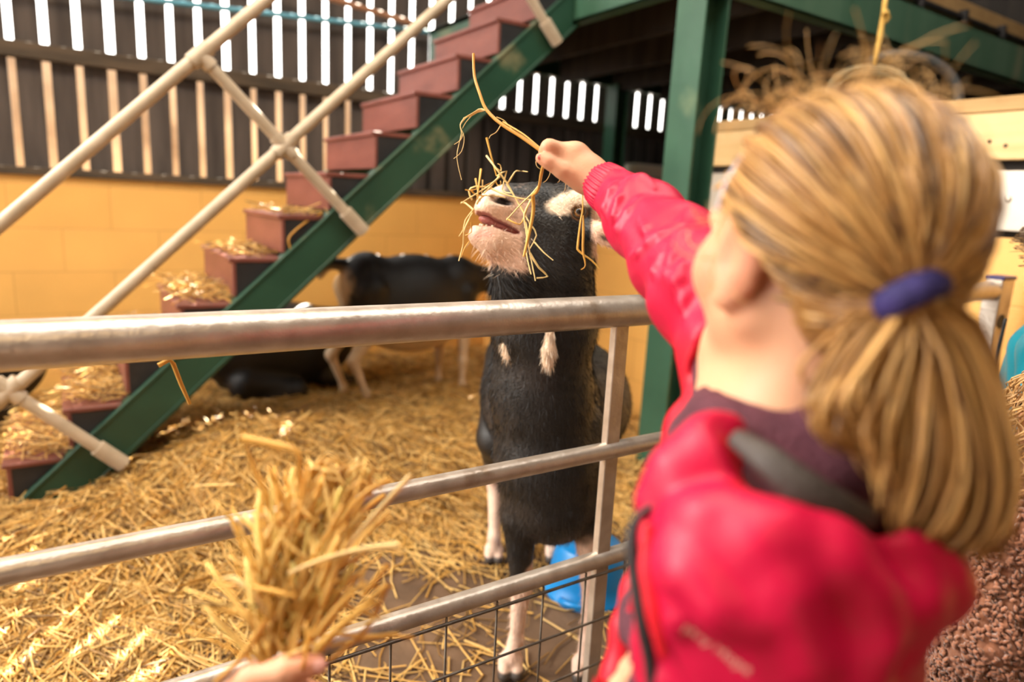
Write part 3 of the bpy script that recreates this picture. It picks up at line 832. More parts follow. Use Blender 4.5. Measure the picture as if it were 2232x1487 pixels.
# pale muzzle and chin
w = sstep(1150, 1122, gx + nz + 0.35 * (gy - 500)) * sstep(425, 445, gy + 0.10 * (1140 - gx) + nz * 0.5) * sstep(575, 560, gy - 0.20 * (gx - 1060) + nz) * head
C = mixc(C, PALE, w)
w = sstep(1112, 1090, gx + nz * 0.5) * sstep(400, 405, gy) * head * (gy < 450)
C = mixc(C, np.array([0.62, 0.46, 0.36]), w)
fle = sstep(0.35, 0.7, vnoise(GV, 330, 9)) * sstep(1075, 1100, gx) * (gy < 520)
C = mixc(C, np.array([0.25, 0.17, 0.13]), 0.5 * fle * head * (gx < 1150))
dchin = sstep(1158, 1132, gx + nz) * sstep(583, 566, gy - 0.20 * (gx - 1060) + nz) * sstep(500, 510, gy + 0.0 * gx) * head
C = mixc(C, PALE, dchin)
C = mixc(C, PINK, 0.75 * sstep(18, 8, np.abs(gy - 507 + 0.10 * (gx - 1040))) * sstep(1090, 1060, gx) * head * (gy > 492))
# white brow band running to the eye, brown ring around it
e1 = ((gx - 1243) * 0.97 - (gy - 441) * 0.24) / 52; e2 = ((gx - 1243) * 0.24 + (gy - 441) * 0.97) / 24
C = mixc(C, WHITE, sstep(1.15, 0.85, np.sqrt(e1 ** 2 + e2 ** 2) + nz * 0.012) * head)
de = np.hypot(gx - 1262, (gy - 463) * 1.1)
C = mixc(C, np.array([0.30, 0.15, 0.07]), sstep(21, 16, de) * head)
# mouth and nostrils inside
mi = G_in = (np.abs((gx - 1068) * 0.423 + -(gy - 488) * 0.906) < 13) & (gx < 1142) & head
am = tilt(-25); loc = (GV - hp(1068, 488, -0.03)) @ am.T
m1 = (GV - hp(1072, 488, -0.03)) @ tilt(-22).T; m2 = (GV - hp(1044, 480, -0.035)) @ tilt(-14).T
inside = (((m1[:, 0] / 0.064) ** 2 + (m1[:, 1] / 0.0085) ** 2 < 1.0) | ((m2[:, 0] / 0.035) ** 2 + (m2[:, 1] / 0.0138) ** 2 < 1.0)) & (np.abs(gN @ am[1]) > 0.4) & (gd < 1.45)
C = mixc(C, np.array([0.30, 0.095, 0.08]), inside.astype(float) * 0.9)
for sgn in (-1, 1):
    l2 = (GV - hp(1094, 438, -0.03 + sgn * 0.036)) @ tilt(-14).T
    q = np.sqrt((l2[:, 0] / 0.024) ** 2 + (l2[:, 1] / 0.0078) ** 2 + (l2[:, 2] / 0.017) ** 2)
    C = mixc(C, np.array([0.02, 0.012, 0.01]), sstep(1.1, 0.8, q))
# ears pale, dark crease
C = mixc(C, PALE * 1.05, sstep(1284, 1296, gx) * (gd < 1.55) * (gy < 560) * (gy > 430))
l2 = (GV - hp(1335, 523, -0.088)) @ earA.T
C = mixc(C, np.array([0.08, 0.05, 0.04]), sstep(1.25, 0.7, np.sqrt((l2[:, 0] / 0.028) ** 2 + (l2[:, 1] / 0.006) ** 2 + (l2[:, 2] / 0.014) ** 2)))
# pale shanks
leg = GV[:, 2]
zfr = vnoise(GV, 40, 3) * 0.02
isf = (GV @ fwd) > (np.array([1.06, 1.45, 0]) @ fwd)
df_ = np.minimum(np.hypot(GV[:, 0] - 0.856, GV[:, 1] - 1.226), np.hypot(GV[:, 0] - 1.010, GV[:, 1] - 1.130))
wleg = sstep(0.41, 0.35, leg + zfr) * sstep(0.085, 0.06, df_)
right_front = isf & (((GV - np.array([0.933, 1.178, 0])) @ lat) < 0)
wleg = np.where(right_front, sstep(0.285, 0.262, leg + zfr - 0.04 * np.clip(((GV - np.array([0.86, 1.22, 0])) @ lat) / 0.03, -1, 1)) * sstep(0.10, 0.075, df_), wleg)
dh_ = np.minimum(np.hypot(GV[:, 0] - 1.107, GV[:, 1] - 1.715), np.hypot(GV[:, 0] - 1.285, GV[:, 1] - 1.625))
wleg = np.where(~isf, sstep(0.36, 0.30, leg + zfr) * sstep(0.14, 0.10, dh_), wleg)
C = mixc(C, np.array([0.74, 0.53, 0.42]) * 1.0, wleg)
C = mixc(C, np.array([0.05, 0.04, 0.035]), sstep(0.034, 0.028, leg))
link_mesh('body', GV, GQ, MAT['goat'], goat, True, C)
# short coat: fine hairs lying along the body, longer at the throat, chin and chest
rngf = np.random.default_rng(3)
near = (gd < 2.0).astype(float) * np.where(head, 3.0, 1.0) * (leg > 0.06)
inner = inside | (de < 17)
near = near * (~inner)
P, vi = sample_surface(GV, GQ, 30000, 4, near)
D0 = gN[vi]
flow = np.where(head[vi][:, None], R2 * 0.9 - U2 * 0.55, np.array([0.1, 0.1, -1.0]))
flow = flow - D0 * (flow * D0).sum(1)[:, None]; flow /= np.linalg.norm(flow, axis=1)[:, None] + 1e-6
D = unit(1) * 0 + D0 * 0.38 + flow * 0.9 + rngf.normal(size=P.shape) * 0.16
D /= np.linalg.norm(D, axis=1)[:, None]
px_, py_, _ = gx[vi], gy[vi], 0
Lh = np.where(head[vi], 0.010, 0.016) * rngf.uniform(0.6, 1.4, len(P))
Lh = np.where((py_ > 545) & (py_ < 650), Lh * 1.5, Lh)
Lh = np.where((px_ < 1110) & (py_ < 545), Lh * 0.45, Lh)
Lh = np.where((px_ < 1150) & (py_ > 600) & (py_ < 680), Lh * 2.0, Lh)
ch = C[vi] * rngf.uniform(0.7, 1.5, (len(P), 1))
dark = ch.max(1) < 0.06
ch[dark] = ch[dark] * 1.3 + 0.003
v, q, c = blades(P - D0 * 0.001, D, Lh, np.full(len(P), 0.00055), ch, 5, 0.15)
fo = link_mesh('fur', v, q, MAT['fur'], goat, True, c); fo['kind'] = 'stuff'
# chin whiskers and brow lashes
P2, vi2 = sample_surface(GV, GQ, 260, 7, ((gx < 1160) & (gy > 480) & (gy < 600) & head & ~inside).astype(float))
D2 = gN[vi2] + np.array([0, 0, -0.4]) + rngf.normal(size=P2.shape) * 0.2; D2 /= np.linalg.norm(D2, axis=1)[:, None]
P3, vi3 = sample_surface(GV, GQ, 160, 8, ((de < 60) & (gy < 452) & (gx > 1225) & head).astype(float))
D3 = gN[vi3] * 0.6 + U2 * 0.7 + R2 * 0.6 + rngf.normal(size=P3.shape) * 0.2; D3 /= np.linalg.norm(D3, axis=1)[:, None]
v, q, c = blades(np.vstack([P2, P3]), np.vstack([D2, D3]), np.concatenate([rngf.uniform(0.01, 0.028, len(P2)), rngf.uniform(0.012, 0.024, len(P3))]), np.full(len(P2) + len(P3), 0.0004), np.tile(WHITE, (len(P2) + len(P3), 1)), 6, 0.1)
wo = link_mesh('whiskers', v, q, MAT['fur'], goat, True, c); wo['kind'] = 'stuff'
# eye: amber globe with a slit pupil and dark lid rim
for sgn in (-1, 1):
    ec = hp(1262, 463, sgn * 0.052)
    m = MB(); m.lathe(ec, [(0.0105 * math.sin(a), -0.0105 * math.cos(a)) for a in np.linspace(0.01, math.pi - 0.01, 16)], 24, np.array([R2, U2, B2 * -sgn]))
    eo = m.build('eye', MAT['eye_amber'], goat, True)
    m = MB(); dirv = unit(B2 * -sgn - R2 * 0.15)
    for k in range(1): m.lathe(ec + dirv * 0.0088, [(0.0001, 0.0022), (0.0035, 0.0018), (0.0055, 0.0004), (0.006, -0.001)], 20, np.array([unit(R2 * 1.25 - U2 * 0.3), unit(U2 * 0.6), dirv]))
    m.build('pupil', MAT['eye_black'], eo, True)
    pts = [ec + (R2 * math.cos(a) + U2 * math.sin(a) * 0.86) * 0.0125 - B2 * sgn * 0.0035 for a in np.linspace(0, 2 * math.pi, 25)]
    MB().tube(pts, 0.0021, 8, False).build('eyelid', MAT['sill'], eo, True)
# tongue and gums behind the parted lips
f = Field(hp(1085, 492, -0.03) - 0.08, hp(1085, 492, -0.03) + 0.08, 0.003)
f.ell(hp(1100, 499, -0.025), (0.044, 0.009, 0.019), tilt(-22), 0.01)
f.ell(hp(1064, 481, -0.03), (0.020, 0.0075, 0.015), tilt(-16), 0.01)
v, q = f.surface(1); link_mesh('tongue', v, q, MAT['goat'], goat, True, np.tile(np.array([0.36, 0.11, 0.09]), (len(v), 1)))
# lower teeth
tm = MB()
for k in range(8):
    t = (k - 3.5) / 3.5
    c0 = hp(1046 + 12 * abs(t) ** 2 * 2.2, 494 + 2 * abs(t) * 2, -0.035 + t * 0.022)
    tm.obox(c0, tilt(-10), (0.0022, 0.0062, 0.0026), 0.001)
smooth_by_angle(tm.build('teeth', MAT['tooth'], goat))
# wattles
for (wx_, wy_, dd, ln) in ((1108, 752, -0.0, 0.036), (1196, 770, -0.0, 0.034)):
    f = Field(at(wx_, wy_, 1.36) - 0.07, at(wx_, wy_, 1.36) + 0.07, 0.003)
    c0 = at(wx_, wy_, 1.372 if wx_ > 1150 else 1.41)
    f = Field(c0 - 0.07, c0 + 0.07, 0.0028)
    f.chain([c0 + [0, 0, 0.045], c0 + [0, 0, 0.005], c0 - [0, 0, 0.022]], [0.009, 0.0135, 0.011], 0.01)
    v, q = f.surface(1)
    n_ = vnormals(v, q)
    o = link_mesh('wattle', v, q, MAT['goat'], goat, True, np.tile(WHITE * [1, .93, .85], (len(v), 1)))
    P4, v4 = sample_surface(v, q, 500, 3)
    d4 = n_[v4] * 0.3 + np.array([0, 0, -1.0]) + rngf.normal(size=P4.shape) * 0.12; d4 /= np.linalg.norm(d4, axis=1)[:, None]
    vv, qq, cc_ = blades(P4, d4, rngf.uniform(0.008, 0.02, 500), np.full(500, 0.0006), np.tile(WHITE, (500, 1)), 4)
    h_ = link_mesh('tuft', vv, qq, MAT['fur'], o, True, cc_); h_['kind'] = 'stuff'

# ---- second goat, head down under the stairs; third goat lying in the shade beside it
def far_goat(name, label, base, heading, lying, bl, hz, tone):
    g = empty(name, tuple(base), label, 'goat')
    fw = unit([math.cos(heading), math.sin(heading), 0]); la = np.array([-fw[1], fw[0], 0]); b = np.asarray(base, float)
    f = Field(b + [-0.75, -0.75, -0.02], b + [0.75, 0.75, 1.05], 0.009)
    A = np.array([fw, la, zz])
    f.ell(b + zz * (hz - (0.02 if lying else 0.085)), (0.34 * bl, 0.20 if lying else 0.18, 0.245 if lying else 0.265), A, 0.05)
    f.ell(b + fw * 0.24 * bl + zz * (hz + 0.0), (0.14, 0.115, 0.17), A, 0.05)
    f.ell(b - fw * 0.25 * bl + zz * (hz + 0.03), (0.14, 0.125, 0.16), A, 0.05)
    if lying:
        for s in (-1, 1):
            f.chain([b + fw * 0.22 + la * 0.10 * s + zz * 0.12, b + fw * 0.40 + la * 0.11 * s + zz * 0.06, b + fw * 0.2 + la * 0.13 * s + zz * 0.04], [0.06, 0.035, 0.025], 0.03)
            f.chain([b - fw * 0.2 + la * 0.10 * s + zz * 0.14, b + fw * 0.02 + la * 0.19 * s + zz * 0.09, b - fw * 0.15 + la * 0.2 * s + zz * 0.04], [0.10, 0.055, 0.028], 0.03)
        hd = b + fw * 0.42 + zz * (hz + 0.12); mz = hd + fw * 0.18 - zz * 0.06
    else:
        for s, off in ((-1, 0.02), (1, -0.05)):
            for e, k in ((0.25 * bl, 1), (-0.29 * bl, -1)):
                ft = b + fw * (e + off) + la * 0.085 * s
                if k > 0: pts = [ft + zz * (hz - 0.02), ft + zz * (hz - 0.18), ft + zz * 0.22, ft + zz * 0.08, ft + zz * 0.03]; rs = [0.06, 0.042, 0.024, 0.017, 0.024]
                else: pts = [ft + zz * hz + fw * 0.03, ft + fw * 0.06 + zz * (hz - 0.16), ft - fw * 0.07 + zz * 0.26, ft + zz * 0.08, ft + zz * 0.03]; rs = [0.085, 0.06, 0.027, 0.018, 0.024]
                f.chain(pts, rs, 0.025)
        hd = b + fw * 0.50 * bl + zz * (hz + 0.03); mz = hd + fw * 0.16 - zz * 0.11
    f.chain([b + fw * 0.24 * bl + zz * (hz + 0.06), hd], [0.10, 0.065], 0.04)
    f.chain([hd, hd + (mz - hd) * 0.5, mz], [0.062, 0.05, 0.034], 0.03)
    for s in (-1, 1): f.ell(hd + la * 0.10 * s - fw * 0.03 + zz * 0.01, (0.016, 0.07, 0.025), A, 0.015)
    f.chain([b - fw * 0.36 * bl + zz * (hz + 0.12), b - fw * 0.44 * bl + zz * (hz + 0.13), b - fw * 0.48 * bl + zz * (hz + 0.06)], [0.035, 0.028, 0.014], 0.02)
    v, q = f.surface(1)
    c = np.tile(BLACK * tone, (len(v), 1)); rel = v - b; along = rel @ fw; side = rel @ la
    n = vnoise(v, 30, 2) * 0.015
    if not lying:
        c = mixc(c, np.array([0.60, 0.43, 0.27]), sstep(0.40, 0.34, rel[:, 2] + n) * (rel[:, 2] < hz - 0.1))
        c = mixc(c, np.array([0.48, 0.34, 0.20]), sstep(-0.33 * bl, -0.37 * bl, along + n) * sstep(hz - 0.27, hz - 0.22, rel[:, 2]) * sstep(hz + 0.13, hz + 0.07, rel[:, 2]))
        tri = np.linalg.norm(v - (hd + fw * 0.06 - la * 0.05), axis=1)
        c = mixc(c, WHITE, sstep(0.045, 0.025, tri + n))
    link_mesh('body', v, q, MAT['goat'], g, True, c)
    return g
far_goat('goat', 'black goat with pale shanks standing under the staircase, its rump to the steps', (1.55, 3.33, 0.06), math.radians(-4), False, 1.02, 0.62, 1.0)
far_goat('goat', 'black goat lying in the dark straw behind the foot of the staircase', (0.93, 3.68, 0.04), math.radians(8), True, 1.22, 0.31, 0.8)
far_goat('goat', 'black goat lying beyond the lowest treads beside the yellow wall, at the left edge', (-0.52, 3.75, 0.02), math.radians(185), True, 1.15, 0.29, 0.8)
# ------------------------------------------------------------------ straw: bedding, loose stalks, the handful in the foreground
def straw_colors(n, rng, dark=0.0):
    a = np.array([0.66, 0.36, 0.075]); b = np.array([0.88, 0.62, 0.24]); d = np.array([0.26, 0.14, 0.04])
    t = rng.random((n, 1)) ** 1.3
    c = a * (1 - t) + b * t
    m = rng.random((n, 1)) < 0.18 + dark
    c = np.where(m, d * (0.7 + 0.8 * rng.random((n, 1))), c)
    return c * rng.uniform(0.85, 1.12, (n, 1))

def bed_height(x, y):
    P = np.stack([x, y, 0 * x], -1)
    h = 0.025 * sstep(1.25, 1.9, y + 0.35 * (0.6 - x)) + 0.075 * sstep(1.9, 2.6, y)
    h = h + 0.15 * np.exp(-(((x - 0.62) / 0.40) ** 2 + ((y - 2.62) / 0.30) ** 2)) * (y < 3.4)
    h = h - 0.055 * sstep(0.25, -0.1, x) * sstep(2.3, 2.7, y)
    h = h + 0.05 * np.exp(-(((x - 1.5) / 0.5) ** 2 + ((y - 2.7) / 0.4) ** 2))
    h = h + 0.02 * vnoise(P, 4.0, 3) + 0.012 * vnoise(P, 11.0, 4) + 0.008 * vnoise(P, 30.0, 5)
    bare = 1.1 * np.exp(-(((x - 0.86) / 0.50) ** 2 + ((y - 1.48) / 0.46) ** 2)) + 0.45 * np.exp(-(((x - 0.1) / 0.35) ** 2 + ((y - 1.62) / 0.22) ** 2)) * (0.5 + vnoise(P, 9.0, 8)) + 0.7 * np.exp(-(((x - 1.5) / 0.5) ** 2 + ((y - 1.2) / 0.5) ** 2)) + 0.75 * sstep(1.35, 1.0, y)
    h = h - 0.075 * np.clip(bare, 0, 1.2)
    h = h - 0.05 * sstep(2.2, 2.5, x) * (y < 3.0)
    return h
rng = np.random.default_rng(11)
nx, ny = 190, 160
gx_ = np.linspace(-1.6, 2.56, nx); gy_ = np.linspace(0.75, 4.26, ny)
XX, YY = np.meshgrid(gx_, gy_, indexing='ij')
HH = bed_height(XX, YY)
Vb = np.stack([XX, YY, np.maximum(HH, -0.03)], -1).reshape(-1, 3)
ii = np.arange((nx - 1) * (ny - 1)); a_ = (ii // (ny - 1)) * ny + ii % (ny - 1)
Qb = np.stack([a_, a_ + ny, a_ + ny + 1, a_ + 1], 1)
keep = (Vb[Qb][:, :, 2].max(1) > -0.004)
Qb = Qb[keep]
cb = np.array([0.42, 0.225, 0.05]) * (1 + 0.35 * vnoise(Vb, 18, 2))[:, None] * (1 + 0.25 * vnoise(Vb, 50, 6))[:, None]
N = 30000
xs = rng.uniform(-1.5, 2.5, N * 3); ys = rng.uniform(0.85, 4.2, N * 3)
hh = bed_height(xs, ys)
dens = np.clip(0.10 + sstep(-0.055, 0.02, hh), 0.05, 1.0)
keep = rng.random(len(xs)) < dens * np.where(ys < 3.0, 1, 0.55)
xs, ys, hh = xs[keep][:N], ys[keep][:N], np.maximum(hh[keep][:N], 0.0)
n = len(xs)
ang = rng.uniform(0, math.pi, n) * 0.75 + 0.2; L = rng.uniform(0.05, 0.26, n) * np.where(rng.random(n) < 0.35, 1.3, 0.85)
d = np.stack([np.cos(ang), np.sin(ang), np.zeros(n)], 1)
pr = np.stack([-np.sin(ang), np.cos(ang), np.zeros(n)], 1)
c0 = np.stack([xs, ys, hh], 1)
bend = rng.normal(0, 0.10, n); tl = rng.normal(0, 0.16, n) * (hh > 0.02)
pts = []
for t in (-0.5, -0.05, 0.5):
    p = c0 + d * (L * t)[:, None] + pr * (bend * L * (1 - (2 * t) ** 2))[:, None]
    z = np.maximum(bed_height(p[:, 0], p[:, 1]), 0.0) + 0.003 + rng.random(n) * 0.010
    p[:, 2] = np.maximum(z * 0.75 + (hh + 0.003) * 0.25 + tl * L * t, 0.003)
    pts.append(p)
paths = np.stack(pts, 1)
paths[..., 0] = np.minimum(paths[..., 0], 2.585); paths[..., 1] = np.minimum(paths[..., 1], 4.285)
rad = np.repeat(rng.uniform(0.0014, 0.0036, (n, 1)), 3, 1)
v1, q1, per = ngon_tubes(paths, rad, 3, 2, 0.8)
cs = straw_colors(n, rng, 0.08)
link_mesh('straw_bedding', np.vstack([Vb, v1]), np.vstack([Qb, q1 + len(Vb)]), MAT['straw'], None, True, np.vstack([cb, np.repeat(cs, per, 0)]))
tag(bpy.data.objects['straw_bedding'], 'deep golden straw strewn over the brown floor of the pen', 'straw', kind='stuff')

# straw lying on the stair treads
rng = np.random.default_rng(21)
pt = []; 
for (sx, sz), cnt in zip(steps[:6], (240, 300, 300, 240, 130, 60)):
    for k in range(cnt):
        x0 = sx + rng.uniform(0.0, 0.19); y0 = YS + rng.uniform(0.02, SW - 0.02); a = rng.uniform(0, math.pi); l = rng.uniform(0.04, 0.16)
        z0 = sz + 0.004 + rng.random() * (0.05 if cnt > 150 else 0.02)
        dv = np.array([math.cos(a), math.sin(a), rng.normal(0, 0.22)]) * l / 2
        p = np.array([x0, y0, z0])
        e0, e1 = p - dv, p + dv
        for e in (e0, e1):
            e[2] = max(e[2], sz + 0.003); e[1] = min(max(e[1], YS - 0.02), YS + SW)
            e[0] = min(e[0], sx + 0.195)
        pt.append([e0, (e0 + e1) / 2 + np.array([0, 0, 0.003]), e1])
pt = np.array(pt)
v1, q1, per = ngon_tubes(pt, np.repeat(rng.uniform(0.0015, 0.0030, (len(pt), 1)), 3, 1), 3, 3)
link_mesh('straw_litter', v1, q1, MAT['straw'], None, True, np.repeat(straw_colors(len(pt), rng, 0.05), per, 0))
tag(bpy.data.objects['straw_litter'], 'loose straw lying on the lower brown red stair treads', 'straw', kind='stuff')

def stalk(name, pts, r, col, label=None, cat=None, group=None, parent=None, sides=8, sub=3, flat=1.0, taper=True):
    """one stalk as a bent tapered tube"""
    P = np.array(pts, float)
    if sub > 1 and len(P) > 2:
        Q = [P[0]]
        for i in range(len(P) - 1):
            p0 = P[max(i - 1, 0)]; p1 = P[i]; p2 = P[i + 1]; p3 = P[min(i + 2, len(P) - 1)]
            for s in range(1, sub + 1):
                t = s / sub
                Q.append(0.5 * ((2 * p1) + (p2 - p0) * t + (2 * p0 - 5 * p1 + 4 * p2 - p3) * t * t + (3 * p1 - p0 - 3 * p2 + p3) * t ** 3))
        P = np.array(Q)
    if hasattr(r, '__len__'): R_ = np.interp(np.linspace(0, 1, len(P)), np.linspace(0, 1, len(r)), r)
    else: R_ = r * (1 - (0.45 if taper else 0) * np.linspace(0, 1, len(P)))
    v, q, per = ngon_tubes(P[None], R_[None], sides, 3, flat)
    c = np.tile(np.asarray(col, float), (len(v), 1)) * (1 + 0.12 * vnoise(v, 120, 4))[:, None]
    o = link_mesh(name, v, q, MAT['straw'], parent, True, c)
    if label: tag(o, label, cat or 'straw', group)
    return o
GOLD = (0.72, 0.42, 0.09); PALES = (0.86, 0.66, 0.30); AMBER = (0.62, 0.31, 0.05)
# stalk hanging behind the top rail; stalk over the edge of the stair treads
stalk('straw_stalk', [at_y(345, 797, YG + 0.030), at_y(370, 784, YG + 0.031), at_y(378, 794, YG + 0.034), at_y(395, 838, YG + 0.036), at_y(414, 881, YG + 0.037)], [0.0034, 0.003, 0.003, 0.0028, 0.0022], GOLD, 'bent straw hanging below the top gate rail in front of the green stringer', 'straw', sub=1)
stalk('straw_stalk', [at_y(700, 466, YS + 0.06), at_y(664, 486, YS - 0.004), at_y(634, 512, YS - 0.008), at_y(629, 528, YS - 0.008), at_y(637, 552, YS - 0.008)], 0.005, AMBER, 'bent straw dangling over the edge of a stair tread', 'straw', sub=2)

# the straws the girl holds out, from her fingers up and down
hs = empty('straw_stalk', tuple(at(1182, 330, 0.945)), 'long golden straw with a dangling dry leaf held up by the girl', 'straw')
stalk('stem', [at(1032, 117, 1.00), at(1034, 165, 0.995), at(1046, 205, 0.985), at(1060, 239, 0.98), at(1092, 270, 0.97), at(1135, 297, 0.96), at(1170, 322, 0.95), at(1190, 336, 0.945)], [0.0021, 0.0022, 0.0022, 0.0024, 0.0025, 0.0026, 0.0026], AMBER, parent=hs)
stalk('stem', [at(1096, 266, 0.972), at(1140, 292, 0.955), at(1172, 318, 0.945), at(1188, 330, 0.943)], 0.0013, GOLD, parent=hs)
stalk('leaf_sheath', [at(1060, 240, 0.98), at(1044, 241, 0.982), at(1028, 250, 0.985), at(1010, 258, 0.988)], [0.0012, 0.0034, 0.0032, 0.001], PALES, parent=hs, flat=0.35)
for pl_ in ([(1012, 257), (1003, 272), (1006, 290), (1001, 312), (996, 345), (1006, 392)], [(1018, 254), (1006, 268), (1004, 278), (1012, 300), (1006, 330), (989, 346)], [(1030, 250), (1016, 266), (1008, 280)], [(1010, 290), (1004, 305), (990, 315)],
            [(1082, 255), (1098, 262), (1110, 275), (1123, 291)], [(1092, 272), (1082, 288), (1070, 295), (1066, 302)]):
    stalk('leaf_strip', [at(x, y, 0.985) for x, y in pl_], 0.0008, PALES, parent=hs, sides=5)
hd_ = empty('straw_stalk', tuple(at(1184, 352, 0.945)), 'straw hanging from the girl\'s fingers down across the goat\'s cheek', 'straw')
def zz1(pts): return [(1000 + x / 4.13, 300 + y / 4.13) for x, y in pts]
dd = [0.945, 0.98, 1.08, 1.16, 1.20, 1.215, 1.22, 1.22]
P_ = zz1([(762, 245), (742, 330), (725, 430), (700, 490), (668, 520), (672, 650), (640, 830), (585, 1072)])
stalk('stem', [at(x, y, d_) for (x, y), d_ in zip(P_, dd)], [0.0022, 0.0024, 0.0024, 0.0028, 0.0034, 0.0034, 0.0032, 0.0022], GOLD, parent=hd_)
P_ = zz1([(715, 440), (650, 515), (560, 600), (430, 742)])
stalk('branch', [at(x, y, 1.20) for x, y in P_], 0.0017, PALES, parent=hd_)
P_ = zz1([(650, 560), (590, 690), (600, 800), (625, 960), (690, 1290)])
stalk('branch', [at(x, y, 1.225) for x, y in P_], 0.0019, PALES, parent=hd_)
# thin root-like fibres under the hand
for pl_ in ([(1168, 352), (1170, 362), (1178, 369)], [(1197, 366), (1199, 378), (1192, 392), (1184, 398)], [(1221, 388), (1219, 395), (1215, 398)], [(1233, 400), (1232, 412), (1225, 424)]):
    stalk('fibre', [at(x, y, 0.945) for x, y in pl_], 0.00055, PALES, parent=hd_, sides=5)
# two straws hanging before the goat's eye
stalk('straw_stalk', [at(x, y, 1.235) for x, y in zz1([(1112, 480), (1116, 640), (1095, 760), (1072, 960), (1080, 1020), (1200, 1110), (1262, 1182)])], [0.0011, 0.0012, 0.0016, 0.0022, 0.0020, 0.0016, 0.0008], GOLD, 'long bent straw hanging in front of the goat\'s eye and cheek', 'straw')
stalk('straw_stalk', [at(x, y, 1.23) for x, y in zz1([(1120, 700), (1122, 830), (1118, 1020), (1140, 1150), (1100, 1190)])], [0.0008, 0.0026, 0.0022, 0.0012, 0.0008], AMBER, 'flat amber straw blade hanging below the goat\'s eye', 'straw')
# straws caught around the mouth
mouth = [[(250, 0), (290, 160), (340, 345)], [(250, 165), (330, 270), (440, 420), (540, 600), (630, 755)], [(330, 270), (380, 300), (375, 250), (350, 235)], [(440, 415), (505, 310), (540, 300), (620, 308)],
         [(200, 285), (185, 400), (165, 560)], [(150, 370), (170, 470), (180, 560)], [(215, 380), (210, 480), (190, 580)], [(370, 350), (280, 430), (200, 480), (70, 560), (15, 595)],
         [(120, 560), (90, 480), (150, 440), (300, 450)], [(60, 470), (140, 470), (330, 390)], [(330, 385), (350, 430), (380, 420), (375, 390)], [(430, 420), (520, 560), (600, 690), (640, 790)],
         [(260, 440), (380, 500), (540, 545), (650, 560)], [(130, 650), (60, 590), (20, 585)], [(130, 650), (60, 740), (40, 830), (0, 890)], [(120, 680), (80, 760), (45, 850), (40, 960), (0, 1110)],
         [(100, 930), (60, 980), (20, 1080)], [(110, 760), (115, 850), (60, 880)], [(600, 760), (620, 860), (600, 1000), (650, 1230)], [(640, 1040), (720, 1170), (800, 1250), (700, 1265)],
         [(680, 940), (760, 1030), (850, 1105)], [(660, 800), (700, 880), (640, 1000)], [(430, 730), (520, 775), (570, 760), (640, 560)], [(345, 350), (430, 300), (390, 470), (470, 500)],
         [(160, 600), (230, 520), (420, 540)], [(225, 500), (300, 430), (360, 345)], [(110, 470), (160, 520), (250, 520)]]
rm = random.Random(5)
for k, pl_ in enumerate(mouth):
    P_ = zz1(pl_)
    dpt = [1.27 + 0.012 * rm.uniform(-1, 1) - 0.02 * (p[0] > 1110) for p in P_]
    stalk('straw_stalk', [at(x, y, d_) for (x, y), d_ in zip(P_, dpt)], rm.uniform(0.0011, 0.0022), tuple(np.array(PALES) * rm.uniform(0.85, 1.1) if rm.random() < 0.7 else np.array(GOLD)),
          'thin pale straw caught around the goat\'s nose and mouth', 'straw', 'straws around the goat\'s mouth', sides=6, sub=2)

# ---- handful of straw in the foreground
bunch = empty('straw_bunch', tuple(at(610, 1440, 0.60)), 'handful of golden straw held up in the foreground by a bare hand', 'straw')
rng = np.random.default_rng(31)
ctl = np.array([(618, 1470, 0.585), (632, 1330, 0.595), (668, 1180, 0.61), (715, 1010, 0.635)]); hw = [56, 104, 100, 52]
def center(t):
    i = np.clip(t * 3, 0, 2.999); k = i.astype(int); f = (i - k)[:, None]
    return ctl[k] * (1 - f) + ctl[k + 1] * f
nb = 330
t0 = rng.random(nb) ** 0.8 * 0.80
c = center(t0); w0 = np.interp(t0, [0, .33, .66, 1], hw)
start = c.copy(); start[:, 0] += w0 * rng.uniform(-0.9, 0.9, nb); start[:, 2] += rng.normal(0, 0.014, nb)
ang = np.radians(78) + rng.normal(0, 0.36, nb) - (start[:, 0] - c[:, 0]) / 420.0
ang = np.where(rng.random(nb) < 0.10, ang + rng.choice([-1.2, 1.2], nb), ang)
ln = rng.uniform(80, 250, nb) * np.interp(t0, [0, 1], [1.05, 0.42])
bnd = rng.normal(0, 0.28, nb)
paths = np.zeros((nb, 5, 3))
for i in range(nb):
    a = ang[i]; p = start[i].copy(); dz = rng.normal(0, 0.008)
    for j in range(5):
        paths[i, j] = at(p[0], p[1], p[2])
        p[0] += math.cos(a) * ln[i] / 4; p[1] -= math.sin(a) * ln[i] / 4; p[2] += dz / 4 + 0.004; a += bnd[i] / 4
rad = rng.uniform(0.0014, 0.0032, (nb, 1)) * np.array([[1, 1, 1, 0.95, 0.7]])
v1, q1, per = ngon_tubes(paths, rad, 4, 5, 0.6)
so = link_mesh('stalks', v1, q1, MAT['straw_thin'], bunch, True, np.repeat(np.minimum(straw_colors(nb, rng, -0.16) * [1.15, 1.28, 1.25], 0.93), per, 0)); so['kind'] = 'stuff'
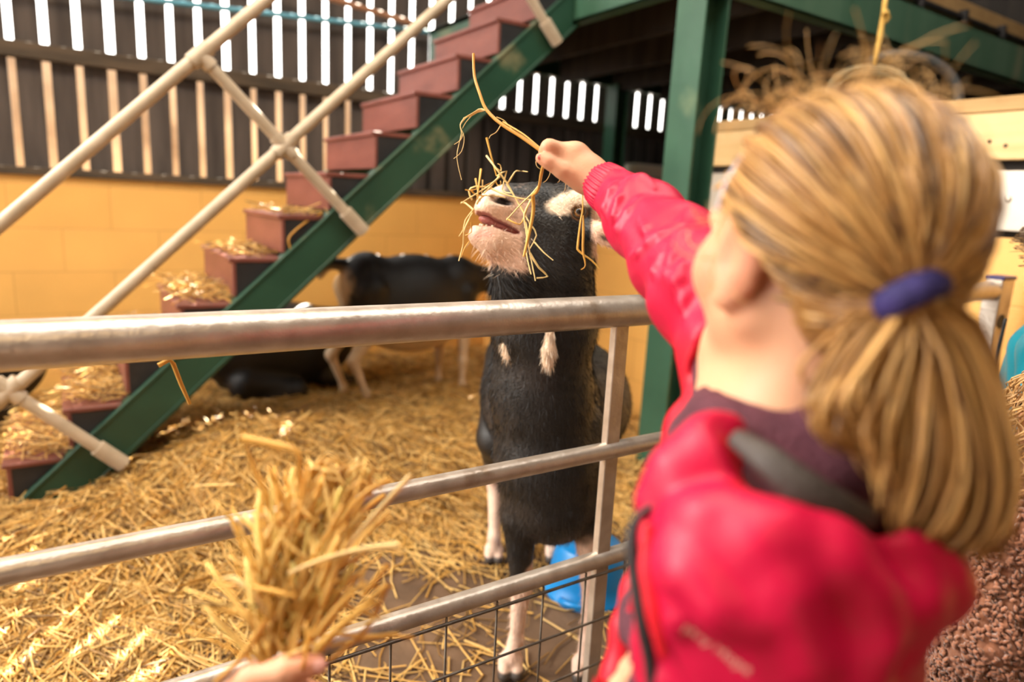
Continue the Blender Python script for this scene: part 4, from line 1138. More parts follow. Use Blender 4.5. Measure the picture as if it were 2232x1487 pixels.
# folded-over tuft at the top
nt_ = 55; paths = np.zeros((nt_, 7, 3))
for i in range(nt_):
    x0 = rng.uniform(690, 790); rr = rng.uniform(12, 52); dj = rng.normal(0, 0.010); sk = rng.uniform(-14, 14); ya = rng.uniform(1035, 1085)
    for j in range(7):
        a = math.pi * (1 - j / 6) 
        paths[i, j] = at(x0 + rr * 0.8 * math.cos(a) + sk * math.sin(a), ya - rr * 0.95 * math.sin(a) + rng.normal(0, 4), 0.632 + dj)
v1, q1, per = ngon_tubes(paths, np.repeat(rng.uniform(0.0011, 0.0022, (nt_, 1)), 7, 1), 4, 6, 0.6)
so = link_mesh('folded_tuft', v1, q1, MAT['straw_thin'], bunch, True, np.repeat(np.minimum(straw_colors(nt_, rng, -0.18) * [1.1, 1.2, 1.25], 0.93), per, 0)); so['kind'] = 'stuff'
big = [('folded_stalk', [(527, 955, .60), (590, 968, .602), (647, 985, .604), (652, 1040, .606), (664, 1130, .606), (668, 1230, .604)], [0.0042, 0.004, 0.0034, 0.0036, 0.0036, 0.003], GOLD),
       ('folded_stalk', [(535, 968, .60), (556, 1030, .60), (580, 1080, .60), (592, 1130, .60), (660, 1165, .60)], [0.0018, 0.0030, 0.0034, 0.0032, 0.003], GOLD),
       ('curled_stalk', [(468, 1268, .575), (510, 1262, .575), (545, 1290, .575), (575, 1330, .58), (600, 1350, .585)], [0.0015, 0.0028, 0.0032, 0.003, 0.002], PALES),
       ('cross_stalk', [(630, 1250, .575), (700, 1222, .572), (790, 1198, .57), (868, 1190, .57)], [0.002, 0.003, 0.003, 0.004], PALES),
       ('stalk', [(560, 1165, .59), (575, 1215, .59), (588, 1270, .588)], [0.0028, 0.003, 0.003], PALES),
       ('stalk', [(760, 1190, .60), (820, 1120, .60), (896, 1036, .602)], [0.003, 0.0036, 0.0032], PALES),
       ('stalk', [(735, 1150, .60), (790, 1080, .60), (850, 1045, .602)], [0.003, 0.003, 0.0026], GOLD),
       ('stalk', [(700, 1420, .575), (770, 1340, .575), (845, 1275, .575)], [0.0034, 0.0042, 0.004], GOLD),
       ('stalk', [(720, 1440, .575), (800, 1370, .575), (842, 1280, .575)], [0.003, 0.0036, 0.003], AMBER),
       ('stalk', [(790, 1300, .58), (830, 1250, .58), (846, 1232, .58)], [0.0036, 0.004, 0.004], GOLD),
       ('stalk', [(720, 1410, .59), (800, 1392, .59), (870, 1384, .59)], [0.002, 0.0026, 0.0026], GOLD),
       ('stalk', [(470, 1487, .57), (530, 1430, .57), (580, 1350, .572)], [0.003, 0.0036, 0.0034], GOLD),
       ('stalk', [(455, 1320, .58), (500, 1335, .58), (560, 1345, .58)], [0.0016, 0.002, 0.002], GOLD)]
for nm, pl_, rs, col in big:
    stalk(nm, [at(*p) for p in pl_], rs, col, parent=bunch, flat=0.6, sub=3)
# ------------------------------------------------------------------ people
SKIN = np.array([0.60, 0.315, 0.185]); SKINR = np.array([0.56, 0.20, 0.115])
MAT['skin'] = mat_attr('skin', 0.5, 0.12, 300, spec=0.35, sss=0.12)
MAT['hair'] = mat_attr('blond_hair', 0.38, 0, spec=0.5)
MAT['nail'] = mat_noise('chipped_red_polish', (0.55, 0.05, 0.05), (0.7, 0.3, 0.22), 400, 0.25, 0)
MAT['jacket'] = mat_attr('waterproof_fabric', 0.45, 0.3, 45, spec=0.3, sheen=0.0, var=0.06, vscale=20)
MAT['plum'] = mat_noise('plum_fleece', (0.065, 0.015, 0.027), (0.10, 0.026, 0.042), 60, 0.85, 0.5, 300)
MAT['lining'] = mat_noise('dark_grey_lining', (0.032, 0.024, 0.021), (0.052, 0.040, 0.036), 30, 0.6, 0.2, 200)
MAT['zip'] = mat_noise('black_zip', (0.012, 0.012, 0.014), (0.03, 0.03, 0.032), 60, 0.5, 0.3, 400)
MAT['band'] = mat_noise('dark_blue_band', (0.014, 0.010, 0.075), (0.03, 0.02, 0.13), 60, 0.7, 0.3, 300)
MAT['denim'] = mat_noise('dark_denim', (0.03, 0.04, 0.07), (0.06, 0.075, 0.12), 40, 0.8, 0.3, 200)
MAT['boot'] = mat_noise('dark_rubber_boot', (0.03, 0.03, 0.035), (0.05, 0.05, 0.055), 10, 0.4, 0)
MAT['facing'] = mat_noise('bright_red_facing', (0.62, 0.008, 0.022), (0.70, 0.010, 0.028), 20, 0.45, 0.2, 100)
MAT['nail_bare'] = mat_noise('pink_nail', (0.72, 0.36, 0.29), (0.78, 0.42, 0.34), 60, 0.3, 0)
MAT['print'] = mat_noise('pale_print', (0.62, 0.32, 0.27), (0.75, 0.45, 0.36), 60, 0.6, 0)
MAT['clip'] = mat_noise('lilac_hair_clip', (0.75, 0.72, 0.85), (0.85, 0.82, 0.92), 20, 0.25, 0)

def surf_depth(F_, px, py):
    """distance along the view axis where the ray first meets the volume"""
    d = np.arange(0.32, 1.1, 0.0015); P = ray(px, py)[None] / FPX * d[:, None] + np.array([0, 0, H])
    q = np.round((P - F_.lo) / F_.h).astype(int); ok = ((q >= 0) & (q < F_.n)).all(1); q = np.clip(q, 0, F_.n - 1)
    ins_ = ok & (F_.F[q[:, 0], q[:, 1], q[:, 2]] < 0)
    return d[np.argmax(ins_)] if ins_.any() else None

girl = empty('person', (0.45, 0.30, 0), 'fair haired child with a ponytail in a pink red raincoat reaching straw to the goat', 'person')
HC = np.array([0.460, 0.298, 1.140]); up = np.array([0, 0, 1.0])
yaw = math.radians(-13)
hf = np.array([-math.sin(yaw), math.cos(yaw), 0]); hl = np.array([-hf[1], hf[0], 0])
pit = math.radians(6)
hu = unit(up * math.cos(pit) - hf * math.sin(pit)); hf = unit(np.cross(hu, np.cross(hf, hu))); hl = np.cross(hu, hf)
AH = np.array([hf, hl, hu])
def hp_(f_, l_, u_): return HC + hf * f_ + hl * l_ + hu * u_
tf = unit(np.array([-0.62, 0.785, 0])); tl_ = np.array([-tf[1], tf[0], 0])
LS = np.array([0.358, 0.250, 0.925]); RS = at(1625, 770, 0.62)
NB = np.array([0.448, 0.300, 0.985])
B = Field((0.20, 0.03, 0.40), (0.80, 0.95, 1.27), 0.0036)
# head
B.ell(hp_(-0.010, 0, 0.020), (0.084, 0.067, 0.073), AH, 0.02)
B.ell(hp_(0.030, 0, -0.042), (0.056, 0.055, 0.066), AH, 0.03)
for s in (-1, 1):
    B.ell(hp_(0.050, 0.033 * s, -0.040), (0.028, 0.028, 0.028), AH, 0.02)
    B.cap(hp_(-0.005, 0.050 * s, -0.060), hp_(0.058, 0.012 * s, -0.098), 0.017, 0.017, 0.025)
    B.ell(hp_(0.082, 0.030 * s, 0.000), (0.014, 0.015, 0.010), AH, 0.012, 'sub')
    B.ell(hp_(0.070, 0.030 * s, -0.001), (0.0135, 0.0135, 0.0125), AH, 0.006)
    # ear: shell with a hollow
    eA = np.array([unit(hf + hl * 0.25 * s), unit(hl * s - hf * 0.25), hu])
    B.ell(hp_(-0.004, 0.070 * s, -0.020), (0.021, 0.0080, 0.032), eA, 0.006)
    B.ell(hp_(0.001, 0.081 * s, -0.016), (0.012, 0.009, 0.020), eA, 0.004, 'sub')
    B.ell(hp_(0.002, 0.071 * s, -0.049), (0.010, 0.007, 0.009), eA, 0.006)
B.ell(hp_(0.060, 0, -0.102), (0.020, 0.022, 0.016), AH, 0.02)
B.chain([hp_(0.084, 0, 0.0), hp_(0.092, 0, -0.018), hp_(0.098, 0, -0.034)], [0.008, 0.009, 0.011], 0.012)
for s in (-1, 1): B.ell(hp_(0.090, 0.010 * s, -0.037), (0.009, 0.007, 0.007), AH, 0.008)
B.ell(hp_(0.082, 0, -0.062), (0.010, 0.021, 0.0055), AH, 0.006)
B.ell(hp_(0.080, 0, -0.073), (0.010, 0.018, 0.006), AH, 0.006)
B.cap(hp_(-0.026, 0, -0.055), NB, 0.044, 0.050, 0.025)
# trunk, shoulders, hips
B.cap(LS, RS, 0.042, 0.042, 0.03)
B.ell(np.array([0.45, 0.298, 0.86]), (0.078, 0.105, 0.16), np.array([tf, tl_, up]), 0.04)
B.ell(np.array([0.455, 0.290, 0.66]), (0.080, 0.105, 0.15), np.array([tf, tl_, up]), 0.04)
# right arm reaching out, hand pinching the straw
WR = at(1300, 393, 0.945)
EL = at(1420, 496, 0.835)
B.chain([RS, EL, WR], [0.040, 0.032, 0.0225], 0.02)
def hnd(px, py, d): return at(px, py, d)
B.chain([WR, hnd(1282, 380, 0.945), hnd(1252, 354, 0.95)], [0.0225, 0.0240, 0.0245], 0.012)
B.ell(hnd(1272, 374, 0.95), (0.022, 0.022, 0.022), np.array([unit(R2 - U2 * 0.0), U2, B2]), 0.012)
B.ell(hnd(1256, 333, 0.945), (0.016, 0.0135, 0.0135), None, 0.012)                                # index knuckle
B.chain([hnd(1252, 334, 0.945), hnd(1197, 322, 0.938)], [0.0122, 0.0112], 0.008)                  # index, first bone
B.chain([hnd(1197, 322, 0.938), hnd(1189, 331, 0.950), hnd(1200, 340, 0.958)], [0.0112, 0.0092, 0.0085], 0.006)
B.chain([hnd(1270, 396, 0.94), hnd(1226, 372, 0.932), hnd(1196, 353, 0.930), hnd(1179, 345, 0.931)], [0.0165, 0.0118, 0.0102, 0.0082], 0.0028)
B.cap(hnd(1244, 356, 0.946), hnd(1208, 340, 0.943), 0.0130, 0.0100, 0.006)
cr_ = [at(px, py, surf_depth(B, px, py) + 0.0002) for px, py in ((1192, 333), (1204, 340), (1216, 349), (1228, 360), (1236, 367))]
B.chain(cr_, [0.0022, 0.0026, 0.0026, 0.0020, 0.0010], 0.002, 'sub')   # thumb
for k, (kx, ky, dz) in enumerate(((1256, 340, 0.018), (1262, 350, 0.034), (1268, 362, 0.048))):   # middle, ring, little finger, curled
    q = 1 - 0.10 * k
    B.chain([hnd(kx, ky, 0.948 + dz), hnd(kx - 44 * q, ky - 4, 0.950 + dz), hnd(kx - 46 * q, ky + 24 * q, 0.952 + dz), hnd(kx - 20 * q, ky + 34 * q, 0.950 + dz)], [0.0112 * q, 0.0100 * q, 0.0090 * q, 0.0080 * q], 0.006)
# left arm bent, hand low inside the open coat
LE = np.array([0.372, 0.175, 0.775]); LH = at(1446, 1488, 0.505)
B.chain([LS, LE, at(1450, 1500, 0.475), LH], [0.040, 0.033, 0.024, 0.022], 0.02)
for k in range(4):
    b0 = LH + tl_ * 0 + np.array([0.012 - 0.010 * k, 0.010, -0.004 - 0.012 * k]); fdir = unit(LH - LE)
    B.chain([b0, b0 + fdir * 0.024, b0 + fdir * 0.030 + np.array([0.010, 0.004, -0.018])], [0.0088, 0.0082, 0.007], 0.005)
B.chain([LH + [0, 0, 0.008], LH + unit(LH - LE) * 0.018 + [0.004, 0, 0.012], LH + unit(LH - LE) * 0.032 + [0.012, 0, 0.006]], [0.010, 0.0085, 0.0075], 0.006)
BV, BQ = B.surface(1)
bx, by, bd = project(BV)
cs = np.tile(SKIN, (len(BV), 1)) * (1 + 0.05 * vnoise(BV, 40, 3))[:, None]
relh = (BV - HC) @ AH.T
ear = np.exp(-(((relh[:, 0] + 0.01) / 0.02) ** 2 + ((relh[:, 2] + 0.02) / 0.03) ** 2)) * (np.abs(relh[:, 1]) > 0.06)
chk = np.exp(-(((relh[:, 0] - 0.05) / 0.03) ** 2 + ((relh[:, 2] + 0.042) / 0.025) ** 2))
lips = np.exp(-(((relh[:, 1]) / 0.02) ** 2 + ((relh[:, 2] + 0.067) / 0.010) ** 2)) * (relh[:, 0] > 0.07)
cs = mixc(cs, SKINR, np.clip(0.7 * ear + 0.45 * chk, 0, 1)); cs = mixc(cs, np.array([0.60, 0.20, 0.17]), np.clip(lips, 0, 1))
tipr = np.exp(-((bx - 1180) ** 2 + (by - 340) ** 2) / 700.0) * (bd > 0.85)
cs = mixc(cs, SKINR, 0.5 * tipr)
link_mesh('body', BV, BQ, MAT['skin'], girl, True, cs)
for s in (-1, 1):
    e_ = hp_(0.0745, 0.030 * s, -0.001)
    m = MB().lathe(e_, [(0.0105 * math.sin(a), -0.0105 * math.cos(a)) for a in np.linspace(0.01, math.pi - 0.01, 14)], 20, np.array([hl, hu, hf]))
    eo = m.build('eye', MAT['tooth'], girl, True)
    MB().lathe(e_ + hf * 0.0092, [(0.0001, 0.0018), (0.003, 0.0015), (0.0045, 0.0006), (0.005, -0.0006)], 18, np.array([hl, hu, hf])).build('iris', MAT['eye_black'], eo, True)
    MB().tube([hp_(0.080, 0.018 * s, 0.022), hp_(0.079, 0.032 * s, 0.026), hp_(0.070, 0.046 * s, 0.022)], [0.002, 0.0025, 0.0012], 8).build('eyebrow', MAT['pine_old'], girl, True)
nl = hnd(1178, 343, 0.9242)
MB().lathe(nl, [(0.0001, 0.0011), (0.0028, 0.0009), (0.0046, 0.0002), (0.0052, -0.0012)], 18, np.array([unit(R2 - U2 * 0.5) * 1.0, unit(U2 + R2 * 0.5) * 0.8, unit(B2 - R2 * 0.45)])).build('thumb_nail', MAT['nail'], girl, True)
# trousers and boots
f = Field((0.20, 0.05, 0.05), (0.72, 0.55, 0.72), 0.008)
f.ell(np.array([0.455, 0.290, 0.60]), (0.095, 0.120, 0.09), np.array([tf, tl_, up]), 0.04)
for s in (-1, 1):
    hpj = np.array([0.455, 0.290, 0.57]) + tl_ * 0.06 * s
    f.chain([hpj, hpj + tf * 0.02 - up * 0.26, hpj + tf * 0.0 - up * 0.47], [0.075, 0.055, 0.050], 0.02)
v, q = f.surface(1); link_mesh('trousers', v, q, MAT['denim'], girl, True)
for s in (-1, 1):
    a0 = np.array([0.455, 0.290, 0.0]) + tl_ * 0.06 * s
    f = Field(a0 + [-0.16, -0.16, -0.01], a0 + [0.16, 0.20, 0.24], 0.006)
    f.cap(a0 + up * 0.19, a0 + up * 0.06, 0.050, 0.042, 0.02); f.cap(a0 + up * 0.036 - tf * 0.02, a0 + up * 0.034 + tf * 0.10, 0.036, 0.034, 0.02); f.half([0, 0, 0.002], [0, 0, -1])
    v, q = f.surface(1); link_mesh('boot', v, q, MAT['boot'], girl, True)

# ---- plum hooded top under the coat
f = Field((0.24, 0.06, 0.52), (0.72, 0.56, 1.10), 0.005)
TA = np.array([tf, tl_, up])
f.ell(np.array([0.45, 0.298, 0.84]), (0.092, 0.118, 0.19), TA, 0.04)
f.ell(np.array([0.455, 0.290, 0.64]), (0.095, 0.120, 0.13), TA, 0.04)
f.cap(LS + [0.01, 0.01, 0], RS, 0.048, 0.046, 0.03)
f.chain([LS, LE, at(1450, 1500, 0.475), at(1425, 1390, 0.515), at(1400, 1320, 0.54)], [0.046, 0.040, 0.027, 0.022, 0.018], 0.02)
rolls = [(0.062, 0.996, 0.019), (0.072, 0.972, 0.022)]
for rr_, zc, tr in rolls:
    ring = []
    for k in range(17):
        a = 2 * math.pi * k / 16
        ring.append(NB + [0.008, -0.002, 0] + tf * rr_ * 0.92 * math.cos(a) + tl_ * rr_ * math.sin(a) + up * (zc - NB[2] + 0.012 * math.cos(a) * 0 + 0.016 * (math.cos(a) < -0.3)))
    f.chain(ring, [tr] * 17, 0.010)
f.chain([NB - tf * 0.06 + tl_ * 0.05 - up * 0.01, NB - tf * 0.09 - up * 0.035, NB - tf * 0.06 - tl_ * 0.05 - up * 0.01], [0.028, 0.036, 0.028], 0.02)
f.ell(at(1388, 1496, 0.505), (0.032, 0.032, 0.026), None, 0.004, 'sub')
f.cap(NB - [0, 0, 0.06], NB + [0.0, 0.0, 0.10], 0.050, 0.050, 0.008, 'sub')
f.warp(lambda X, Y, Z: 0.004 * np.sin(40 * X + 25 * Y) * np.sin(55 * Z + 20 * X))
v, q = f.surface(1); link_mesh('hooded_top', v, q, MAT['plum'], girl, True)

# ---- pink red raincoat: shell with an open front
CR = np.array([0.44, 0.0022, 0.038]); RED = np.array([0.50, 0.005, 0.018])
def coat(f, g):
    f.ell(np.array([0.461, 0.277, 0.83]), (0.088 + g, 0.138 + g, 0.22), TA, 0.04)
    f.ell(np.array([0.461, 0.274, 0.62]), (0.106 + g, 0.148 + g, 0.20), TA, 0.04)
    f.cap(LS, RS, 0.056 + g, 0.052 + g, 0.03)
    f.ell(LS + [0.002, -0.002, -0.012], (0.062 + g, 0.062 + g, 0.060 + g), TA, 0.03)
    # left front panel hanging forward from the shoulder
    f.ell(np.array([0.335, 0.305, 0.80]), (0.040 + g, 0.020 + g, 0.155), np.array([unit(np.array([-0.35, 0.93, 0])), unit(np.array([-0.93, -0.35, 0])), up]), 0.03)
J = Field((0.20, 0.02, 0.38), (0.78, 0.92, 1.26), 0.0034)
coat(J, 0.0)
J.chain([RS, at(1555, 640, 0.68), at(1480, 560, 0.755), at(1402, 478, 0.84), at(1341, 423, 0.913)], [0.056, 0.058, 0.052, 0.0445, 0.0320], 0.02)
J.chain([LS, LE, at(1440, 1490, 0.468)], [0.060, 0.054, 0.040], 0.03)
J.ell(at(1915, 1215, 0.455), (0.052, 0.050, 0.034), TA, 0.03)                # hood lying on the back
J.ell(at(1985, 1240, 0.462), (0.030, 0.034, 0.022), TA, 0.03)
# folds: soft ridges on the reaching sleeve and the shoulder
RID = []
def ridge(pts, r, k=0.008, sink=0.45):
    P = []
    for (px, py) in pts:
        d = surf_depth(J, px, py)
        if d is not None: P.append(at(px, py, d + r * sink))
    if len(P) > 1: RID.append((P, r, k))
ridge([(1338, 366), (1362, 378), (1400, 392), (1440, 420)], 0.0055, 0.0055, 0.2)
ridge([(1352, 385), (1335, 420), (1318, 455), (1322, 480)], 0.006, 0.0055, 0.2)
ridge([(1376, 392), (1352, 430), (1340, 470), (1332, 500)], 0.0065, 0.0055, 0.2)
ridge([(1398, 430), (1372, 462), (1350, 500), (1352, 530)], 0.006, 0.0055, 0.2)
ridge([(1392, 470), (1404, 500), (1418, 528), (1398, 548), (1376, 560)], 0.006, 0.0055, 0.2)
ridge([(1505, 462), (1480, 498), (1440, 516), (1415, 515)], 0.0065, 0.0055, 0.2)
ridge([(1512, 500), (1486, 520), (1470, 560), (1462, 600), (1472, 640)], 0.008, 0.0055, 0.2)
ridge([(1500, 540), (1490, 580), (1482, 615), (1490, 650)], 0.007, 0.0055, 0.2)
ridge([(1440, 560), (1425, 590), (1440, 612)], 0.006, 0.0055, 0.2)
ridge([(1500, 640), (1488, 662), (1492, 690)], 0.006, 0.0055, 0.2)
ridge([(1480, 1120), (1560, 1130), (1650, 1190), (1720, 1290), (1760, 1440)], 0.010, 0.02)
ridge([(1560, 1090), (1700, 1150), (1820, 1230), (1930, 1330), (2010, 1360)], 0.010, 0.02)
ridge([(1700, 1110), (1820, 1160), (1950, 1180), (2060, 1230)], 0.009, 0.02)
ridge([(1850, 1200), (1880, 1290), (1900, 1400), (1890, 1487)], 0.009, 0.02)
ridge([(1470, 1180), (1500, 1260), (1560, 1330), (1640, 1360)], 0.008, 0.02)
ridge([(1440, 1400), (1480, 1350), (1540, 1310)], 0.006, 0.012)
ridge([(1960, 1220), (1990, 1300), (1985, 1420)], 0.008, 0.02)
for P, r, k in RID: J.chain(P, [r * 0.5] + [r] * (len(P) - 2) + [r * 0.4], k)
J.warp(lambda X, Y, Z: 0.0022 * np.sin(60 * X + 45 * Y + 30 * Z) * np.sin(38 * Z - 20 * X) + 0.0016 * np.sin(95 * (X + Z) - 40 * Y) * np.cos(70 * Y))
# lapel of the near front panel turned outwards
J.chain([at(1640, 945, 0.455), at(1560, 985, 0.455), at(1480, 1040, 0.458), at(1420, 1092, 0.460)], [0.020, 0.024, 0.020, 0.010], 0.015)
# inside of the coat and the open front
I = Field((0.20, 0.02, 0.38), (0.78, 0.92, 1.26), 0.0034)
coat(I, -0.009)
J.F = np.maximum(J.F, -I.F)                                                     # hollow shell
nk = NB + [0.012, 0.0, 0.0]
J.ell(nk + [0, 0, 0.045], (0.090, 0.088, 0.085), TA, 0.012, 'sub')               # neck opening
J.chain([at(1625, 900, 0.43), at(1720, 970, 0.42), at(1830, 1040, 0.43), at(1960, 1090, 0.45)], [0.022, 0.032, 0.036, 0.034], 0.012, 'sub')
J.chain([nk + tf * 0.05 + up * 0.05 - tl_ * 0.0, np.array([0.40, 0.40, 0.86]), np.array([0.37, 0.41, 0.70]), np.array([0.36, 0.41, 0.40])], [0.055, 0.062, 0.075, 0.085], 0.012, 'sub')
J.chain([at(1255, 1105, 0.45), at(1262, 1200, 0.45), at(1274, 1300, 0.445), at(1290, 1400, 0.44), at(1302, 1540, 0.44)], [0.034] * 5, 0.004, 'sub')
J.chain([at(1286, 1115, 0.495), at(1294, 1270, 0.495), at(1312, 1370, 0.492), at(1326, 1470, 0.49), at(1335, 1600, 0.49)], [0.030] * 5, 0.004, 'sub')
# far collar and front panel standing up in folds
J.chain([at(1625, 808, 0.60), at(1570, 850, 0.60), at(1520, 940, 0.585), at(1475, 1060, 0.575)], [0.014, 0.022, 0.026, 0.022], 0.012)
J.chain([at(1590, 800, 0.59), at(1525, 880, 0.565), at(1475, 1000, 0.555), at(1440, 1080, 0.55)], [0.004, 0.007, 0.008, 0.005], 0.010)
J.chain([at(1600, 850, 0.58), at(1560, 930, 0.565), at(1520, 1020, 0.555)], [0.003, 0.006, 0.004], 0.010)
J.chain([at(1405, 1180, 0.60), at(1385, 1290, 0.59), at(1362, 1370, 0.58), at(1345, 1480, 0.57), at(1340, 1580, 0.57)], [0.010, 0.011, 0.011, 0.013, 0.013], 0.012)
J.ell(at(1388, 1488, 0.505), (0.033, 0.033, 0.030), None, 0.004, 'sub')
JV, JQ = J.surface(1)
jx, jy, jd = project(JV)
jN = vnormals(JV, JQ)
cj = np.tile(CR, (len(JV), 1))
# lining shows on inward faces
trunk = JV - np.array([0.455, 0.285, 0]); trunk[:, 2] = 0
inw = ((jN * trunk).sum(1) < -0.01) & (JV[:, 2] < 1.02) & (np.linalg.norm(trunk, axis=1) < 0.15)
cj[inw] = RED
farp = sstep(0.50, 0.53, jd) * sstep(700, 780, jy)
cj = mixc(cj, np.array([0.50, 0.006, 0.024]), farp)
coat_o = link_mesh('raincoat', JV, JQ, MAT['jacket'], girl, True, cj)
coat_o['label'] = 'pink red waterproof raincoat with open front'
# elasticated cuff of the reaching sleeve
ca, cb_ = at(1334, 417, 0.918), at(1299, 391, 0.944)
cd = unit(cb_ - ca); cu = unit(np.cross(cd, B2)); cw = np.cross(cd, cu)
nC = 132; V_ = []; F_ = []
prof = [(-0.014, 0.0280), (-0.006, 0.0318), (0.002, 0.0322), (0.012, 0.0312), (0.022, 0.0298), (0.0285, 0.0280), (0.0295, 0.0255), (0.024, 0.0235)]
for (s, r_) in prof:
    for k in range(nC):
        a = 2 * math.pi * k / nC
        rr_ = r_ * (1 + 0.045 * math.sin(a * 33 + 0.6 * math.sin(s * 300)) + 0.02 * math.sin(a * 7))
        V_.append(ca + cd * s + cu * rr_ * math.cos(a) + cw * rr_ * math.sin(a))
for i in range(len(prof) - 1):
    for k in range(nC):
        a, b = i * nC + k, i * nC + (k + 1) % nC; F_.append((a, b, b + nC, a + nC))
link_mesh('cuff', V_, F_, MAT['jacket'], coat_o, True, np.tile(CR * 0.95, (len(V_), 1)))
# turned-down collar edge with dark lining, black zip along the left front edge
def strip(name, pts, rs, mat, parent, flat=0.45, nrm=None, n=14):
    m = MB(); P = [np.asarray(p, float) for p in pts]
    Q = []
    for i in range(len(P) - 1):
        p0 = P[max(i - 1, 0)]; p1 = P[i]; p2 = P[i + 1]; p3 = P[min(i + 2, len(P) - 1)]
        for s in range(6):
            t = s / 6; Q.append(0.5 * ((2 * p1) + (p2 - p0) * t + (2 * p0 - 5 * p1 + 4 * p2 - p3) * t * t + (3 * p1 - p0 - 3 * p2 + p3) * t ** 3))
    Q.append(P[-1]); Q = np.array(Q); rr_ = np.interp(np.linspace(0, 1, len(Q)), np.linspace(0, 1, len(rs)), rs)
    V = []; F = []
    for i, p in enumerate(Q):
        d = unit(Q[min(i + 1, len(Q) - 1)] - Q[max(i - 1, 0)]); a1 = unit(np.cross(d, nrm if nrm is not None else B2)); a2 = np.cross(d, a1)
        for k in range(n):
            a = 2 * math.pi * k / n; V.append(p + rr_[i] * (math.cos(a) * a1 + flat * math.sin(a) * a2))
    for i in range(len(Q) - 1):
        for k in range(n):
            a, b = i * n + k, i * n + (k + 1) % n; F.append((a, b, b + n, a + n))
    F.append(tuple(range(n))[::-1]); F.append(tuple((len(Q) - 1) * n + k for k in range(n)))
    return link_mesh(name, V, F, mat, parent, True)
strip('collar_lining', [at(1600, 952, 0.436), at(1670, 1000, 0.410), at(1750, 1065, 0.398), at(1835, 1112, 0.398), at(1905, 1135, 0.408)], [0.006, 0.0095, 0.0118, 0.0105, 0.006], MAT['lining'], coat_o, 0.5)
strip('zip', [at(1540, 1042, 0.435), at(1455, 1085, 0.444), at(1393, 1126, 0.446), at(1377, 1180, 0.443), at(1386, 1270, 0.438), at(1402, 1370, 0.432), at(1416, 1440, 0.430), at(1424, 1520, 0.430)], [0.0012, 0.0016, 0.0028, 0.0042, 0.0048, 0.0044, 0.004, 0.004], MAT['zip'], coat_o, 0.8)
strip('facing', [at(1412, 1140, 0.428), at(1416, 1240, 0.420), at(1430, 1340, 0.414), at(1446, 1440, 0.412)], [0.003, 0.0062, 0.0062, 0.002], MAT['facing'], coat_o, 0.5)
# pale lettering on the near side of the coat, following the cloth
from mathutils.bvhtree import BVHTree
tree = BVHTree.FromPolygons([tuple(p) for p in JV], [tuple(int(i) for i in q) for q in JQ])
def lettering(txt, px0, py0, px1, py1):
    cu = bpy.data.curves.new('lettering', 'FONT'); cu.body = txt; cu.size = 1.0; cu.extrude = 0.0; cu.resolution_u = 2
    tmp = bpy.data.objects.new('lettering_tmp', cu); COL.objects.link(tmp)
    dg = bpy.context.evaluated_depsgraph_get(); me = bpy.data.meshes.new_from_object(tmp.evaluated_get(dg))
    co = np.zeros(len(me.vertices) * 3); me.vertices.foreach_get('co', co); co = co.reshape(-1, 3)
    fs = [tuple(p.vertices) for p in me.polygons]
    bpy.data.objects.remove(tmp); bpy.data.meshes.remove(me)
    # anchor on the cloth, then lay the flat letters along the local tangent plane and press them onto the surface
    def hit(px, py):
        d = Vector(ray(px, py)).normalized(); h_ = tree.ray_cast(Vector((0, 0, H)), d); return np.array(h_[0]), np.array(h_[1])
    a, n0 = hit(px0, py0); b, n1 = hit(px1, py1)
    xa = unit(b - a); nn = unit(n0 + n1); 
    if nn @ (np.array([0, 0, H]) - a) < 0: nn = -nn
    ya = np.cross(nn, xa); sc = np.linalg.norm(b - a) / co[:, 0].max()
    V = []
    for c_ in co:
        p = a + xa * c_[0] * sc + ya * c_[1] * sc
        h_ = tree.ray_cast(Vector(p + nn * 0.03), Vector(-nn))
        q_ = np.array(h_[0]) if h_[0] is not None else p
        V.append(q_ + nn * 0.0007)
    o = link_mesh('lettering', V, fs, MAT['print'], coat_o, False); return o
lettering('Moy Hope', 1484, 1378, 1632, 1470)
# ------------------------------------------------------------------ the girl's hair: scalp cap, combed locks, ponytail, flyaways
TIE = at(1980, 645, 0.404)
AHh = AH
Hc = hp_(-0.012, 0, 0.018); Hr = np.array([0.0845, 0.0735, 0.0735])
def hair_line(D):
    """1 where hair grows; D = unit directions in head axes (front, left, up)"""
    f_, l_, u_ = D[..., 0], np.abs(D[..., 1]), D[..., 2]
    front = 0.62 + 0.25 * u_                          # how far forward the hair reaches
    side = sstep(-0.18, 0.02, u_) * sstep(0.72, 0.52, f_ - 0.30 * u_) + (f_ < -0.02) * sstep(-0.80, -0.62, u_)
    top = (u_ > 0.45) * sstep(0.80, 0.62, f_ - 0.25 * u_)
    return np.clip(side + top, 0, 1)
f = Field(HC - 0.15, HC + 0.15, 0.0034)
f.ell(Hc, Hr, AHh, 0.01)
f.ell(hp_(-0.060, 0.000, -0.035), (0.045, 0.055, 0.050), AHh, 0.02)            # nape hair drawn up
f.ell(hp_(-0.066, -0.004, 0.024), (0.032, 0.044, 0.044), AHh, 0.02)            # loose fullness at the back
f.cap(hp_(-0.07, 0.005, -0.01), TIE, 0.040, 0.013, 0.03)
